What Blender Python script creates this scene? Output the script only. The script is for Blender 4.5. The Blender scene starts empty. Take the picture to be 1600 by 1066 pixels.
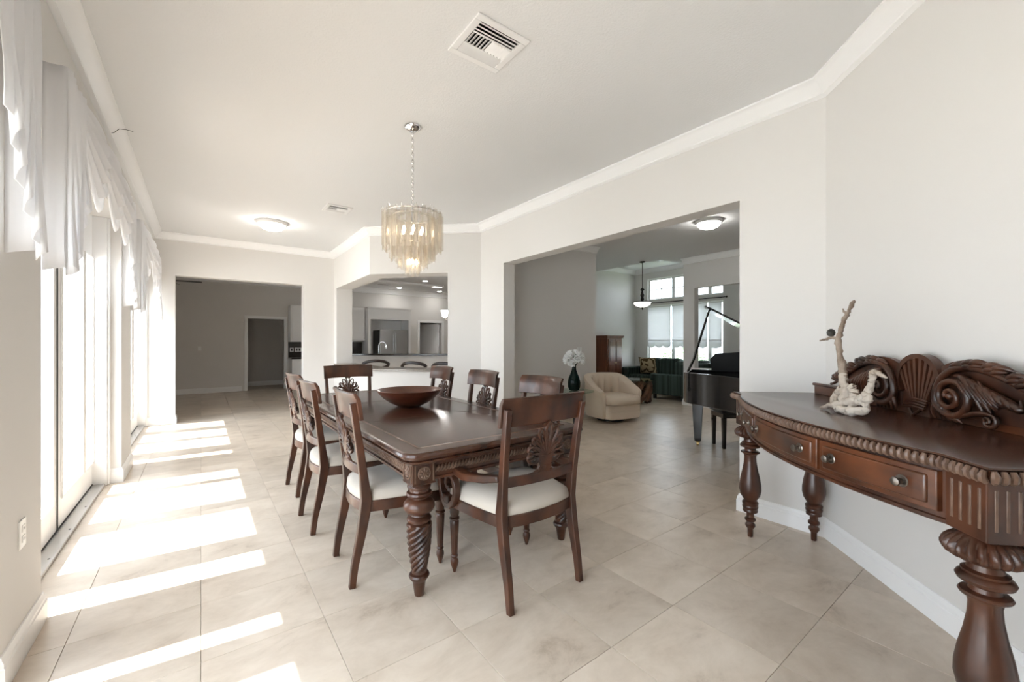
import bpy, math, random
from mathutils import Vector, Matrix
PI = math.pi
sc = bpy.context.scene
COL = sc.collection

# ------------------------------------------------------------------ camera, sky, sun, exposure
YAW = math.atan(486 / 645.0)
CAMH = 1.33
cd = bpy.data.cameras.new('camera'); cam = bpy.data.objects.new('camera', cd); COL.objects.link(cam)
cam.location = (0, 0, CAMH); cam.rotation_euler = (PI / 2, 0, -YAW)
cd.sensor_fit = 'HORIZONTAL'; cd.sensor_width = 36; cd.lens = 36 * 645 / 1600.0
cd.shift_y = 3.0 / 1600.0; cd.clip_start = 0.05; cd.clip_end = 300
sc.camera = cam

world = bpy.data.worlds.new('sky'); sc.world = world; world.use_nodes = True
bg = world.node_tree.nodes['Background']
bg.inputs[0].default_value = (0.86, 0.93, 1.03, 1); bg.inputs[1].default_value = 4.0
sl = bpy.data.lights.new('sun_offscreen', 'SUN'); sun = bpy.data.objects.new('sun_offscreen', sl); COL.objects.link(sun)
sl.energy = 7; sl.angle = math.radians(0.5); sl.color = (1.0, 0.98, 0.96)
sun.rotation_euler = Vector((1.145, -0.095, -2.1)).to_track_quat('-Z', 'Y').to_euler()
sun.location = (-6, 4, 8)
vs = sc.view_settings
vs.view_transform = 'Standard'; vs.look = 'None'; vs.gamma = 1; vs.use_curve_mapping = False
vs.exposure = 1.38
try:
    sc.cycles.max_bounces = 14; sc.cycles.diffuse_bounces = 8; sc.cycles.glossy_bounces = 5
    sc.cycles.transparent_max_bounces = 24; sc.cycles.sample_clamp_indirect = 6
    sc.cycles.caustics_reflective = False; sc.cycles.caustics_refractive = False
except Exception:
    pass

# ------------------------------------------------------------------ materials
MATS = {}
def mat(name, col, rough=0.5, metal=0.0, spec=0.5, coat=0.0, emit=None, estr=0.0, noise=None, bump=None, trans=0.0, sheen=0.0):
    """noise=(col2, scale, detail, stretch xyz)  bump=(scale, strength)"""
    m = bpy.data.materials.new(name); m.use_nodes = True
    nt = m.node_tree; b = nt.nodes['Principled BSDF']
    b.inputs['Base Color'].default_value = (*col, 1); b.inputs['Roughness'].default_value = rough
    b.inputs['Metallic'].default_value = metal; b.inputs['Specular IOR Level'].default_value = spec
    b.inputs['Coat Weight'].default_value = coat; b.inputs['Coat Roughness'].default_value = 0.12
    b.inputs['Transmission Weight'].default_value = trans
    if sheen: b.inputs['Sheen Weight'].default_value = sheen
    if emit:
        b.inputs['Emission Color'].default_value = (*emit, 1); b.inputs['Emission Strength'].default_value = estr
    tc = nt.nodes.new('ShaderNodeTexCoord')
    if noise:
        c2, s, d, st = noise
        mp = nt.nodes.new('ShaderNodeMapping'); mp.inputs['Scale'].default_value = st
        nz = nt.nodes.new('ShaderNodeTexNoise'); nz.inputs['Scale'].default_value = s; nz.inputs['Detail'].default_value = d
        rp = nt.nodes.new('ShaderNodeValToRGB')
        rp.color_ramp.elements[0].position = 0.3; rp.color_ramp.elements[1].position = 0.72
        rp.color_ramp.elements[0].color = (*col, 1); rp.color_ramp.elements[1].color = (*c2, 1)
        nt.links.new(tc.outputs['Object'], mp.inputs[0]); nt.links.new(mp.outputs[0], nz.inputs['Vector'])
        nt.links.new(nz.outputs[0], rp.inputs[0]); nt.links.new(rp.outputs[0], b.inputs['Base Color'])
    if bump:
        s, k = bump
        nz2 = nt.nodes.new('ShaderNodeTexNoise'); nz2.inputs['Scale'].default_value = s; nz2.inputs['Detail'].default_value = 4
        bp = nt.nodes.new('ShaderNodeBump'); bp.inputs['Strength'].default_value = k; bp.inputs['Distance'].default_value = 0.01
        nt.links.new(tc.outputs['Object'], nz2.inputs['Vector']); nt.links.new(nz2.outputs[0], bp.inputs['Height'])
        nt.links.new(bp.outputs[0], b.inputs['Normal'])
    MATS[name] = m
    return m

mat('wall_paint', (0.70, 0.682, 0.66), 0.75, spec=0.2, bump=(160, 0.03))
mat('ceiling_paint', (0.74, 0.745, 0.75), 0.9, spec=0.1, bump=(70, 0.22))
mat('trim_white', (0.85, 0.85, 0.85), 0.4, spec=0.35)
mat('wood', (0.016, 0.0065, 0.0042), 0.34, spec=0.45, coat=0.2, noise=((0.098, 0.034, 0.016), 4.2, 6, (2.2, 2.2, 1.0)))
mat('wood_top', (0.030, 0.0115, 0.007), 0.24, spec=0.45, coat=0.2, noise=((0.075, 0.028, 0.015), 2.2, 7, (5, 0.8, 1)))
mat('wood_reddish', (0.024, 0.009, 0.005), 0.30, spec=0.5, coat=0.25, noise=((0.15, 0.048, 0.018), 2.6, 6, (1.6, 3.5, 4)))  # brighter, redder copy of wood, for drawers and back board
mat('wood_band', (0.095, 0.042, 0.02), 0.28, coat=0.3, noise=((0.15, 0.066, 0.03), 6, 5, (1, 1, 1)))
mat('wood_gold', (0.085, 0.046, 0.030), 0.36, noise=((0.17, 0.105, 0.072), 25, 3, (1, 1, 1)))
mat('linen', (0.50, 0.455, 0.40), 0.9, spec=0.1, bump=(420, 0.25), sheen=0.2)
mat('bowl_wood', (0.060, 0.017, 0.009), 0.3, coat=0.2, noise=((0.125, 0.040, 0.020), 5, 5, (1, 1, 6)))
mat('pewter', (0.20, 0.175, 0.155), 0.28, metal=0.9)
mat('chrome', (0.75, 0.75, 0.76), 0.1, metal=1.0)
mat('steel', (0.52, 0.53, 0.54), 0.3, metal=1.0)
mat('driftwood', (0.36, 0.29, 0.23), 0.85, spec=0.15, noise=((0.68, 0.62, 0.55), 12, 6, (1, 1, 0.5)), bump=(45, 0.8))
mat('driftbark', (0.16, 0.115, 0.085), 0.9, spec=0.15, noise=((0.40, 0.33, 0.27), 24, 6, (1, 1, 0.4)), bump=(60, 0.9))
mat('dark_pod', (0.03, 0.027, 0.022), 0.6)
mat('cloth_white', (0.84, 0.84, 0.85), 0.85, spec=0.1)
mat('black_gloss', (0.004, 0.004, 0.0045), 0.06, coat=1.0)
mat('black', (0.01, 0.01, 0.01), 0.45)
mat('black_leather', (0.012, 0.012, 0.012), 0.35)
mat('iron', (0.02, 0.016, 0.014), 0.45, metal=0.6)
mat('brass', (0.6, 0.42, 0.18), 0.3, metal=1.0)
mat('stool_wood', (0.022, 0.010, 0.007), 0.35, coat=0.2)
mat('granite', (0.12, 0.10, 0.085), 0.2, noise=((0.30, 0.25, 0.20), 90, 6, (1, 1, 1)))
mat('granite_dark', (0.014, 0.012, 0.011), 0.15, noise=((0.05, 0.04, 0.035), 90, 6, (1, 1, 1)))
mat('cream_fabric', (0.68, 0.57, 0.45), 0.9, spec=0.1, bump=(260, 0.25), sheen=0.2)
mat('cherry', (0.10, 0.028, 0.010), 0.35, coat=0.2, noise=((0.19, 0.06, 0.022), 4, 5, (4, 4, 0.6)))
mat('root_wood', (0.05, 0.022, 0.012), 0.55, noise=((0.20, 0.09, 0.045), 7, 5, (1, 1, 1)))
mat('petal', (0.88, 0.88, 0.86), 0.7, spec=0.1)
mat('leaf', (0.05, 0.13, 0.03), 0.6)
mat('shade_cloth', (0.60, 0.60, 0.60), 0.9, spec=0.05)
mat('plate_white', (0.84, 0.84, 0.83), 0.35)
mat('vent_white', (0.80, 0.80, 0.80), 0.45)
mat('duct_liner', (0.06, 0.06, 0.06), 0.9, spec=0.05)
mat('alu', (0.62, 0.62, 0.62), 0.35, metal=0.7)
mat('gasket', (0.012, 0.012, 0.012), 0.6)
mat('patio', (0.80, 0.78, 0.74), 0.8)
mat('lawn', (0.22, 0.25, 0.17), 0.9, noise=((0.28, 0.32, 0.22), 3, 5, (1, 1, 1)))
mat('lamp_glass', (0.9, 0.9, 0.88), 0.3, emit=(1.0, 0.97, 0.92), estr=18.0)
mat('lamp_glass_dim', (0.85, 0.83, 0.78), 0.35, emit=(1.0, 0.96, 0.9), estr=2.2)
mat('bulb', (1, 0.9, 0.7), 0.3, emit=(1.0, 0.84, 0.62), estr=16.0)
mat('can_light', (1, 1, 1), 0.3, emit=(1.0, 0.97, 0.92), estr=60.0)
mat('strip_glow', (1, 1, 1), 0.3, emit=(1.0, 0.98, 0.95), estr=1.0)  # emission put on one end of the kitchen ceiling strip
mat('crack', (0.10, 0.10, 0.10), 0.9)

def glass_mat(name, tint, refl=0.08, rough=0.02, alpha=1.0, diff=None, dcol=(0.9, 0.85, 0.75)):
    m = bpy.data.materials.new(name); m.use_nodes = True; nt = m.node_tree
    for n in list(nt.nodes): nt.nodes.remove(n)
    out = nt.nodes.new('ShaderNodeOutputMaterial'); tr = nt.nodes.new('ShaderNodeBsdfTransparent'); tr.inputs[0].default_value = (*tint, 1)
    gl = nt.nodes.new('ShaderNodeBsdfGlossy'); gl.inputs['Roughness'].default_value = rough
    lw = nt.nodes.new('ShaderNodeLayerWeight'); lw.inputs[0].default_value = 0.5
    pw = nt.nodes.new('ShaderNodeMath'); pw.operation = 'POWER'; pw.inputs[1].default_value = 5
    fr = nt.nodes.new('ShaderNodeMath'); fr.operation = 'MULTIPLY_ADD'; fr.inputs[1].default_value = 0.85; fr.inputs[2].default_value = 0.04
    nt.links.new(lw.outputs['Facing'], pw.inputs[0]); nt.links.new(pw.outputs[0], fr.inputs[0])
    mx = nt.nodes.new('ShaderNodeMixShader')
    nt.links.new(fr.outputs[0], mx.inputs[0]); nt.links.new(tr.outputs[0], mx.inputs[1]); nt.links.new(gl.outputs[0], mx.inputs[2])
    last = mx
    if diff:
        df = nt.nodes.new('ShaderNodeBsdfDiffuse'); df.inputs[0].default_value = (*dcol, 1)
        m2 = nt.nodes.new('ShaderNodeMixShader'); m2.inputs[0].default_value = diff
        nt.links.new(mx.outputs[0], m2.inputs[1]); nt.links.new(df.outputs[0], m2.inputs[2]); last = m2
    nt.links.new(last.outputs[0], out.inputs[0]); MATS[name] = m
glass_mat('pane_glass', (0.97, 0.985, 0.98))
glass_mat('table_glass', (0.75, 0.88, 0.82))
glass_mat('tube_glass', (0.95, 0.93, 0.90), rough=0.06, diff=0.20, dcol=(0.70, 0.66, 0.60))
glass_mat('vase_glass', (0.03, 0.09, 0.08), rough=0.03, diff=0.5, dcol=(0.006, 0.022, 0.02))

def cloth_translucent(name, c):
    m = bpy.data.materials.new(name); m.use_nodes = True; nt = m.node_tree
    for n in list(nt.nodes): nt.nodes.remove(n)
    out = nt.nodes.new('ShaderNodeOutputMaterial'); d = nt.nodes.new('ShaderNodeBsdfDiffuse'); t = nt.nodes.new('ShaderNodeBsdfTranslucent')
    d.inputs[0].default_value = (*c, 1); t.inputs[0].default_value = (*c, 1)
    mx = nt.nodes.new('ShaderNodeMixShader'); mx.inputs[0].default_value = 0.45
    nt.links.new(d.outputs[0], mx.inputs[1]); nt.links.new(t.outputs[0], mx.inputs[2]); nt.links.new(mx.outputs[0], out.inputs[0]); MATS[name] = m
cloth_translucent('valance_cloth', (0.90, 0.90, 0.91))
cloth_translucent('roller_cloth', (0.76, 0.76, 0.77))

def floor_mat():
    m = bpy.data.materials.new('travertine'); m.use_nodes = True; nt = m.node_tree; b = nt.nodes['Principled BSDF']
    geo = nt.nodes.new('ShaderNodeNewGeometry'); oi = nt.nodes.new('ShaderNodeObjectInfo')
    add = nt.nodes.new('ShaderNodeVectorMath'); add.operation = 'MULTIPLY_ADD'
    comb = nt.nodes.new('ShaderNodeCombineXYZ')
    nt.links.new(oi.outputs['Random'], comb.inputs[0]); nt.links.new(oi.outputs['Random'], comb.inputs[1]); nt.links.new(oi.outputs['Random'], comb.inputs[2])
    add.inputs[1].default_value = (17, 31, 11)
    nt.links.new(comb.outputs[0], add.inputs[0]); nt.links.new(geo.outputs['Position'], add.inputs[2])
    mp = nt.nodes.new('ShaderNodeMapping'); mp.inputs['Scale'].default_value = (1.0, 1.45, 1); mp.inputs['Rotation'].default_value = (0, 0, 0.35)
    nt.links.new(add.outputs[0], mp.inputs[0])
    n1 = nt.nodes.new('ShaderNodeTexNoise'); n1.inputs['Scale'].default_value = 3.0; n1.inputs['Detail'].default_value = 8; n1.inputs['Roughness'].default_value = 0.68; n1.inputs['Distortion'].default_value = 0.35
    nt.links.new(mp.outputs[0], n1.inputs['Vector'])
    rp = nt.nodes.new('ShaderNodeValToRGB'); e = rp.color_ramp.elements
    e[0].position = 0.27; e[0].color = (0.42, 0.338, 0.262, 1); e[1].position = 0.78; e[1].color = (0.73, 0.645, 0.55, 1)
    k = e.new(0.42); k.color = (0.59, 0.50, 0.408, 1); k = e.new(0.58); k.color = (0.665, 0.575, 0.48, 1)
    nt.links.new(n1.outputs[0], rp.inputs[0])
    hsv = nt.nodes.new('ShaderNodeHueSaturation')
    mr = nt.nodes.new('ShaderNodeMapRange'); mr.inputs[3].default_value = 0.92; mr.inputs[4].default_value = 1.08
    nt.links.new(oi.outputs['Random'], mr.inputs[0]); nt.links.new(mr.outputs[0], hsv.inputs['Value']); nt.links.new(rp.outputs[0], hsv.inputs['Color'])
    nt.links.new(hsv.outputs[0], b.inputs['Base Color'])
    b.inputs['Roughness'].default_value = 0.30; b.inputs['Specular IOR Level'].default_value = 0.33
    MATS['travertine'] = m
floor_mat()
mat('grout', (0.44, 0.365, 0.29), 0.9)

def sofa_mat():
    m = bpy.data.materials.new('green_stripe'); m.use_nodes = True; nt = m.node_tree; b = nt.nodes['Principled BSDF']
    tc = nt.nodes.new('ShaderNodeTexCoord'); mp = nt.nodes.new('ShaderNodeMapping'); mp.inputs['Scale'].default_value = (1, 1, 0.02)
    nz = nt.nodes.new('ShaderNodeTexNoise'); nz.inputs['Scale'].default_value = 26; nz.inputs['Detail'].default_value = 2
    rp = nt.nodes.new('ShaderNodeValToRGB'); e = rp.color_ramp.elements
    e[0].position = 0.40; e[0].color = (0.016, 0.030, 0.025, 1); e[1].position = 0.62; e[1].color = (0.055, 0.085, 0.072, 1)
    nt.links.new(tc.outputs['Object'], mp.inputs[0]); nt.links.new(mp.outputs[0], nz.inputs['Vector']); nt.links.new(nz.outputs[0], rp.inputs[0])
    nt.links.new(rp.outputs[0], b.inputs['Base Color']); b.inputs['Roughness'].default_value = 0.9
    MATS['green_stripe'] = m
sofa_mat()
def pillow_mat():
    m = bpy.data.materials.new('leaf_print'); m.use_nodes = True; nt = m.node_tree; b = nt.nodes['Principled BSDF']
    tc = nt.nodes.new('ShaderNodeTexCoord'); wv = nt.nodes.new('ShaderNodeTexWave'); wv.inputs['Scale'].default_value = 7; wv.inputs['Distortion'].default_value = 7
    wv.inputs['Detail'].default_value = 1.5
    rp = nt.nodes.new('ShaderNodeValToRGB'); e = rp.color_ramp.elements
    e[0].position = 0.35; e[0].color = (0.10, 0.065, 0.025, 1); e[1].position = 0.6; e[1].color = (0.52, 0.42, 0.26, 1)
    nt.links.new(tc.outputs['Object'], wv.inputs['Vector']); nt.links.new(wv.outputs[0], rp.inputs[0]); nt.links.new(rp.outputs[0], b.inputs['Base Color'])
    b.inputs['Roughness'].default_value = 0.9; MATS['leaf_print'] = m
pillow_mat()

# ------------------------------------------------------------------ mesh helpers
class MB:
    def __init__(s): s.v = []; s.f = []
    def add(s, vs, fs, M=None):
        o = len(s.v)
        s.v += [tuple(M @ Vector(p)) for p in vs] if M else [tuple(p) for p in vs]
        s.f += [tuple(i + o for i in f) for f in fs]
        return s
    def box(s, lo, hi, M=None):
        (a, b, c), (d, e, g) = lo, hi
        return s.add([(a, b, c), (d, b, c), (d, e, c), (a, e, c), (a, b, g), (d, b, g), (d, e, g), (a, e, g)],
                     [(0, 3, 2, 1), (4, 5, 6, 7), (0, 1, 5, 4), (1, 2, 6, 5), (2, 3, 7, 6), (3, 0, 4, 7)], M)
    def cbox(s, c, sz, M=None):
        return s.box([c[i] - sz[i] / 2 for i in range(3)], [c[i] + sz[i] / 2 for i in range(3)], M)
    def prism(s, poly, z0, z1, M=None):
        n = len(poly)
        vs = [(x, y, z0) for x, y in poly] + [(x, y, z1) for x, y in poly]
        fs = [tuple(range(n - 1, -1, -1)), tuple(range(n, 2 * n))] + [(i, (i + 1) % n, n + (i + 1) % n, n + i) for i in range(n)]
        return s.add(vs, fs, M)
    def rings(s, rings, cap0=True, cap1=True, M=None, closed=True):
        n = len(rings[0]); vs = [p for r in rings for p in r]; fs = []
        for k in range(len(rings) - 1):
            for i in range(n if closed else n - 1):
                j = (i + 1) % n
                fs.append((k * n + i, k * n + j, (k + 1) * n + j, (k + 1) * n + i))
        if cap0: fs.append(tuple(range(n - 1, -1, -1)))
        if cap1: fs.append(tuple((len(rings) - 1) * n + i for i in range(n)))
        return s.add(vs, fs, M)
    def lathe(s, prof, seg=24, c=(0, 0, 0), M=None, cap0=True, cap1=True, rf=None):
        rs = []
        for r, z in prof:
            ring = []
            for i in range(seg):
                a = 2 * PI * i / seg; rr = rf(r, z, a) if rf else r
                ring.append((c[0] + rr * math.cos(a), c[1] + rr * math.sin(a), c[2] + z))
            rs.append(ring)
        return s.rings(rs, cap0, cap1, M)
    def tube(s, path, rad, seg=8, M=None, flat=1.0, cap=True):
        P = [Vector(p) for p in path]; n = len(P)
        R = rad if isinstance(rad, (list, tuple)) else [rad] * n
        T = [(P[min(i + 1, n - 1)] - P[max(i - 1, 0)]).normalized() for i in range(n)]
        u = T[0].orthogonal().normalized(); rs = []
        for i in range(n):
            u = (u - T[i] * u.dot(T[i])); u = u.normalized() if u.length > 1e-6 else T[i].orthogonal().normalized()
            w = T[i].cross(u)
            rs.append([tuple(P[i] + (u * math.cos(2 * PI * k / seg) + w * math.sin(2 * PI * k / seg) * flat) * R[i]) for k in range(seg)])
        return s.rings(rs, cap, cap, M)
    def strip(s, path, w, t, side, M=None):
        """rectangular section swept along path: w along the fixed side vector, t across it"""
        P = [Vector(p) for p in path]; n = len(P); S = Vector(side).normalized()
        W = w if isinstance(w, (list, tuple)) else [w] * n; Tt = t if isinstance(t, (list, tuple)) else [t] * n
        rs = []
        for i in range(n):
            tg = (P[min(i + 1, n - 1)] - P[max(i - 1, 0)]).normalized(); nn = tg.cross(S).normalized()
            a, b = S * W[i] / 2, nn * Tt[i] / 2
            rs.append([tuple(P[i] - a - b), tuple(P[i] + a - b), tuple(P[i] + a + b), tuple(P[i] - a + b)])
        return s.rings(rs, True, True, M)
    def grid(s, fn, nu, nv, M=None, flip=False):
        vs = [fn(i / nu, j / nv) for j in range(nv + 1) for i in range(nu + 1)]; w = nu + 1
        fs = [(j * w + i, j * w + i + 1, (j + 1) * w + i + 1, (j + 1) * w + i) for j in range(nv) for i in range(nu)]
        return s.add(vs, fs, M)
    def mesh(s, name, smooth=True, angle=40):
        me = bpy.data.meshes.new(name); me.from_pydata(s.v, [], s.f); me.update()
        import bmesh
        bm = bmesh.new(); bm.from_mesh(me); bmesh.ops.recalc_face_normals(bm, faces=bm.faces); bm.to_mesh(me); bm.free()
        if smooth:
            me.polygons.foreach_set('use_smooth', [True] * len(me.polygons)); me.set_sharp_from_angle(angle=math.radians(angle))
        return me
    def build(s, name, m, parent=None, smooth=True, bevel=0, bseg=2, solid=0, subd=0, label=None, angle=40):
        me = s.mesh(name, smooth, angle); me.materials.append(MATS[m])
        o = bpy.data.objects.new(name, me); COL.objects.link(o)
        if parent: o.parent = parent
        if solid:
            md = o.modifiers.new('thick', 'SOLIDIFY'); md.thickness = solid; md.offset = 0
        if subd:
            md = o.modifiers.new('sub', 'SUBSURF'); md.levels = subd; md.render_levels = subd
        if bevel:
            md = o.modifiers.new('bevel', 'BEVEL'); md.width = bevel; md.segments = bseg; md.limit_method = 'ANGLE'; md.angle_limit = math.radians(35)
        if label: o['label'] = label
        return o

def tag(o, label, cat, group=None):
    o['label'] = label; o['category'] = cat
    if group: o['group'] = group
    return o
def thing(name, label, cat, loc=(0, 0, 0), rz=0, group=None):
    o = bpy.data.objects.new(name, None); COL.objects.link(o); o.empty_display_size = 0.1
    o.location = loc; o.rotation_euler = (0, 0, rz)
    return tag(o, label, cat, group)
def struct(o):
    o['kind'] = 'structure'; return o
def sthing(name, loc=(0, 0, 0), rz=0):
    o = bpy.data.objects.new(name, None); COL.objects.link(o); o.empty_display_size = 0.1
    o.location = loc; o.rotation_euler = (0, 0, rz); return struct(o)
def copy_tree(o, parent=None):
    c = o.copy(); COL.objects.link(c)
    if parent: c.parent = parent
    for ch in [x for x in bpy.data.objects if x.parent == o]: copy_tree(ch, c)
    return c
def rot(axis, a): return Matrix.Rotation(a, 4, axis)
def tr(x, y, z): return Matrix.Translation((x, y, z))
def arc(cx, cy, r, a0, a1, n): return [(cx + r * math.cos(a0 + (a1 - a0) * i / n), cy + r * math.sin(a0 + (a1 - a0) * i / n)) for i in range(n + 1)]

# ------------------------------------------------------------------ the setting: walls
def wall_boxes(mb, p0, p1, th, z0, z1, ops=()):
    """wall whose room face runs p0->p1; thickness goes to the right of p0->p1 when th>0. ops: (s0,s1,zb,zt)"""
    d = Vector((p1[0] - p0[0], p1[1] - p0[1], 0)); L = d.length
    M = Matrix.Translation((p0[0], p0[1], 0)) @ rot('Z', math.atan2(d.y, d.x))
    lo, hi = (-th, 0) if th > 0 else (0, -th)
    cur = 0
    for s0, s1, zb, zt in sorted(ops):
        if s0 > cur: mb.box((cur, lo, z0), (s0, hi, z1), M)
        if zb > z0: mb.box((s0, lo, z0), (s1, hi, zb), M)
        if zt < z1: mb.box((s0, lo, zt), (s1, hi, z1), M)
        cur = s1
    if cur < L: mb.box((cur, lo, z0), (L, hi, z1), M)
    return mb
def wall(name, p0, p1, th, z0=0, z1=3.13, ops=(), m='wall_paint'):
    return struct(wall_boxes(MB(), p0, p1, th, z0, z1, ops).build(name, m, smooth=False))

CZ = 3.13
XL, XD = -0.61, -0.82          # left wall face, glazing plane
YF = 8.78
C0 = (3.412, 0.962)
PA, PB, PC = (2.14, YF), (2.12, 6.53), (3.42, 5.31)

# left wall: header with piers
mb = MB()
mb.box((-0.90, -3.0, 2.50), (XL, YF, CZ))
for y0, y1 in ((-3.0, -0.35), (2.42, 2.93), (5.42, 6.08)):
    mb.box((-0.90, y0, 0), (XL, y1, 2.50))
struct(mb.build('wall_left', 'wall_paint', smooth=False))
# far wall
mb = MB()
mb.box((-0.90, YF, 0), (-0.34, YF + 0.2, CZ)); mb.box((1.58, YF, 0), (2.44, YF + 0.2, CZ)); mb.box((-0.34, YF, 2.45), (1.58, YF + 0.2, CZ))
struct(mb.build('wall_far', 'wall_paint', smooth=False))
# pass-through walls: p along the room boundary, body outside
ZP, ZL = 2.41, 0.89
nB = Vector((PC[0] - PB[0], PC[1] - PB[1])).normalized(); oB = Vector((-nB.y, nB.x))   # outward (kitchen side)
PBo = (PB[0] + 0.32, PB[1] + 0.27)
jB = (PB[0] + nB.x * 1.255, PB[1] + nB.y * 1.255)
jBo = (jB[0] + oB.x * 0.32, jB[1] + oB.y * 0.32)
mb = MB()
mb.prism([PA, (2.44, YF), (2.44, 8.6), (2.14, 8.6)], 0, CZ)
ring = [(2.14, 8.6), (2.44, 8.6), PBo, jBo, jB, PB]
ringA = [(2.14, 8.6), (2.44, 8.6), PBo, PB]; ringB = [PB, PBo, jBo, jB]
for rg in (ringA, ringB):
    mb.prism(rg, ZP, CZ); mb.prism(rg, 0, ZL)
PCo = (PC[0] + 0.2, PC[1] + 0.2)
mb.prism([jB, jBo, PCo, PC], 0, CZ)
struct(mb.build('wall_passthrough', 'wall_paint', smooth=False))
# right wall with the wide opening to the living room
mb = MB()
mb.box((3.415, 4.73, 0), (3.61, 5.33, CZ)); mb.box((3.415, 0.962, 0), (3.61, 1.53, CZ)); mb.box((3.415, 1.53, 2.46), (3.61, 4.73, CZ))
struct(mb.build('wall_right', 'wall_paint', smooth=False))
# angled wall behind the console, returning behind the camera
E1 = (1.40, 0.962 - (3.412 - 1.40))
struct(MB().prism([C0, (3.612, 0.962), (3.612, 0.90), (E1[0] + 0.14, E1[1] - 0.06), E1], 0, CZ).build('wall_angled', 'wall_paint', smooth=False))
wall('wall_return', E1, (1.40, -3.0), -0.15)
wall('wall_back', (-0.9, -3.0), (1.55, -3.0), 0.15)

# family room and kitchen
YK = 13.6
wall('wall_family_left', (-3.0, 8.98), (-3.0, YK), -0.15)
wall('wall_family_near', (-3.0, 8.98), (-0.9, 8.98), 0.15)
wall('wall_kitchen_far', (-3.0, YK), (9.0, YK), -0.15, ops=[(3.98 + 0.06, 4.99 - 0.06, -0.01, 2.02), (9.17, 10.03, -0.01, 2.06)])
wall('wall_kitchen_right', (9.0, 7.87), (9.0, YK), 0.15)
# hallway and pantry behind those doorways
mb = MB(); mb.box((0.4, 15.0, 0), (2.6, 15.1, CZ)); mb.box((0.3, YK + 0.15, 0), (0.4, 15.1, CZ)); mb.box((2.6, YK + 0.15, 0), (2.7, 15.1, CZ))
struct(mb.build('wall_hall', 'wall_paint', smooth=False))
mb = MB(); mb.box((5.5, 15.4, 0), (8.0, 15.5, CZ)); mb.box((5.4, YK + 0.15, 0), (5.5, 15.5, CZ)); mb.box((8.0, YK + 0.15, 0), (8.1, 15.5, CZ))
struct(mb.build('wall_pantry', 'wall_paint', smooth=False))
# living room
struct(MB().box((3.61, 5.31, 0), (6.0, 5.51, CZ)).build('wall_living_left', 'wall_paint', smooth=False))
struct(MB().box((5.8, 5.51, 0), (6.0, 7.87, CZ)).build('wall_hall_side', 'wall_paint', smooth=False))
YS, XW, ZH = 7.67, 10.4, 3.47
struct(MB().box((6.0, YS, 0), (7.95, YS + 0.2, CZ)).box((7.95, YS, 0), (XW, YS + 0.2, ZH)).build('wall_sitting_left', 'wall_paint', smooth=False))
WIN = [(7.23, 6.45), (6.45, 5.42), (5.42, 5.05)]
mb = MB(); y0, y1 = 5.05, 7.23
mb.box((XW, 2.2, 0), (XW + 0.2, y0, ZH)); mb.box((XW, y1, 0), (XW + 0.2, YS + 0.2, ZH)); mb.box((XW, y0, 0), (XW + 0.2, y1, 0.62))
mb.box((XW, y0, 2.40), (XW + 0.2, y1, 2.56)); mb.box((XW, y0, 3.18), (XW + 0.2, y1, ZH))
struct(mb.build('wall_window', 'wall_paint', smooth=False))
mb = MB(); mb.box((8.3, 4.63, 0), (8.46, 4.88, CZ)); mb.box((8.3, -0.6, 0), (8.46, 2.6, CZ)); mb.box((8.3, 2.6, 0), (8.46, 4.63, 0.80)); mb.box((8.3, 2.6, 2.49), (8.46, 4.63, CZ))
struct(mb.build('wall_niche', 'wall_paint', smooth=False))
struct(MB().box((8.46, 2.0, 0), (XW + 0.2, 2.2, ZH)).build('wall_sitting_near', 'wall_paint', smooth=False))
wall('wall_living_near', (1.95, -0.6), (8.46, -0.6), 0.15)

# ceilings
mb = MB()
def holed(x0, y0, x1, y1, holes):
    xs_ = sorted({x0, x1} | {h[0] for h in holes} | {h[2] for h in holes}); ys_ = sorted({y0, y1} | {h[1] for h in holes} | {h[3] for h in holes})
    for a_, b_ in zip(xs_, xs_[1:]):
        for c_, d_ in zip(ys_, ys_[1:]):
            mx_, my_ = (a_ + b_) / 2, (c_ + d_) / 2
            if not any(h[0] < mx_ < h[2] and h[1] < my_ < h[3] for h in holes): mb.box((a_, c_, CZ), (b_, d_, CZ + 0.12))
holed(-0.90, -3.15, 7.95, 8.98, [(1.385 - .138, 2.075 - .138, 1.385 + .138, 2.075 + .138), (1.46 - .118, 5.83 - .118, 1.46 + .118, 5.83 + .118)])
holed(-3.15, 8.98, 9.15, 15.6, [(4.49 - .18, 12.55 - .10, 4.49 + .18, 12.55 + .10)])
mb.box((7.95, -0.75, CZ), (8.46, 5.17, CZ + 0.12)); mb.box((7.95, 7.87, CZ), (9.15, 8.98, CZ + 0.12))
struct(mb.build('ceiling', 'ceiling_paint', smooth=False))
mb = MB(); mb.box((7.95, 2.0, ZH), (XW + 0.2, 7.87, ZH + 0.1)); mb.box((7.95, 5.17, CZ + 0.12), (8.0, 7.67, ZH)); mb.box((8.0, 5.12, CZ + 0.12), (8.46, 5.17, ZH)); mb.box((8.46, 2.2, CZ), (8.5, 5.17, ZH))
struct(mb.build('ceiling_sitting', 'ceiling_paint', smooth=False))

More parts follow.
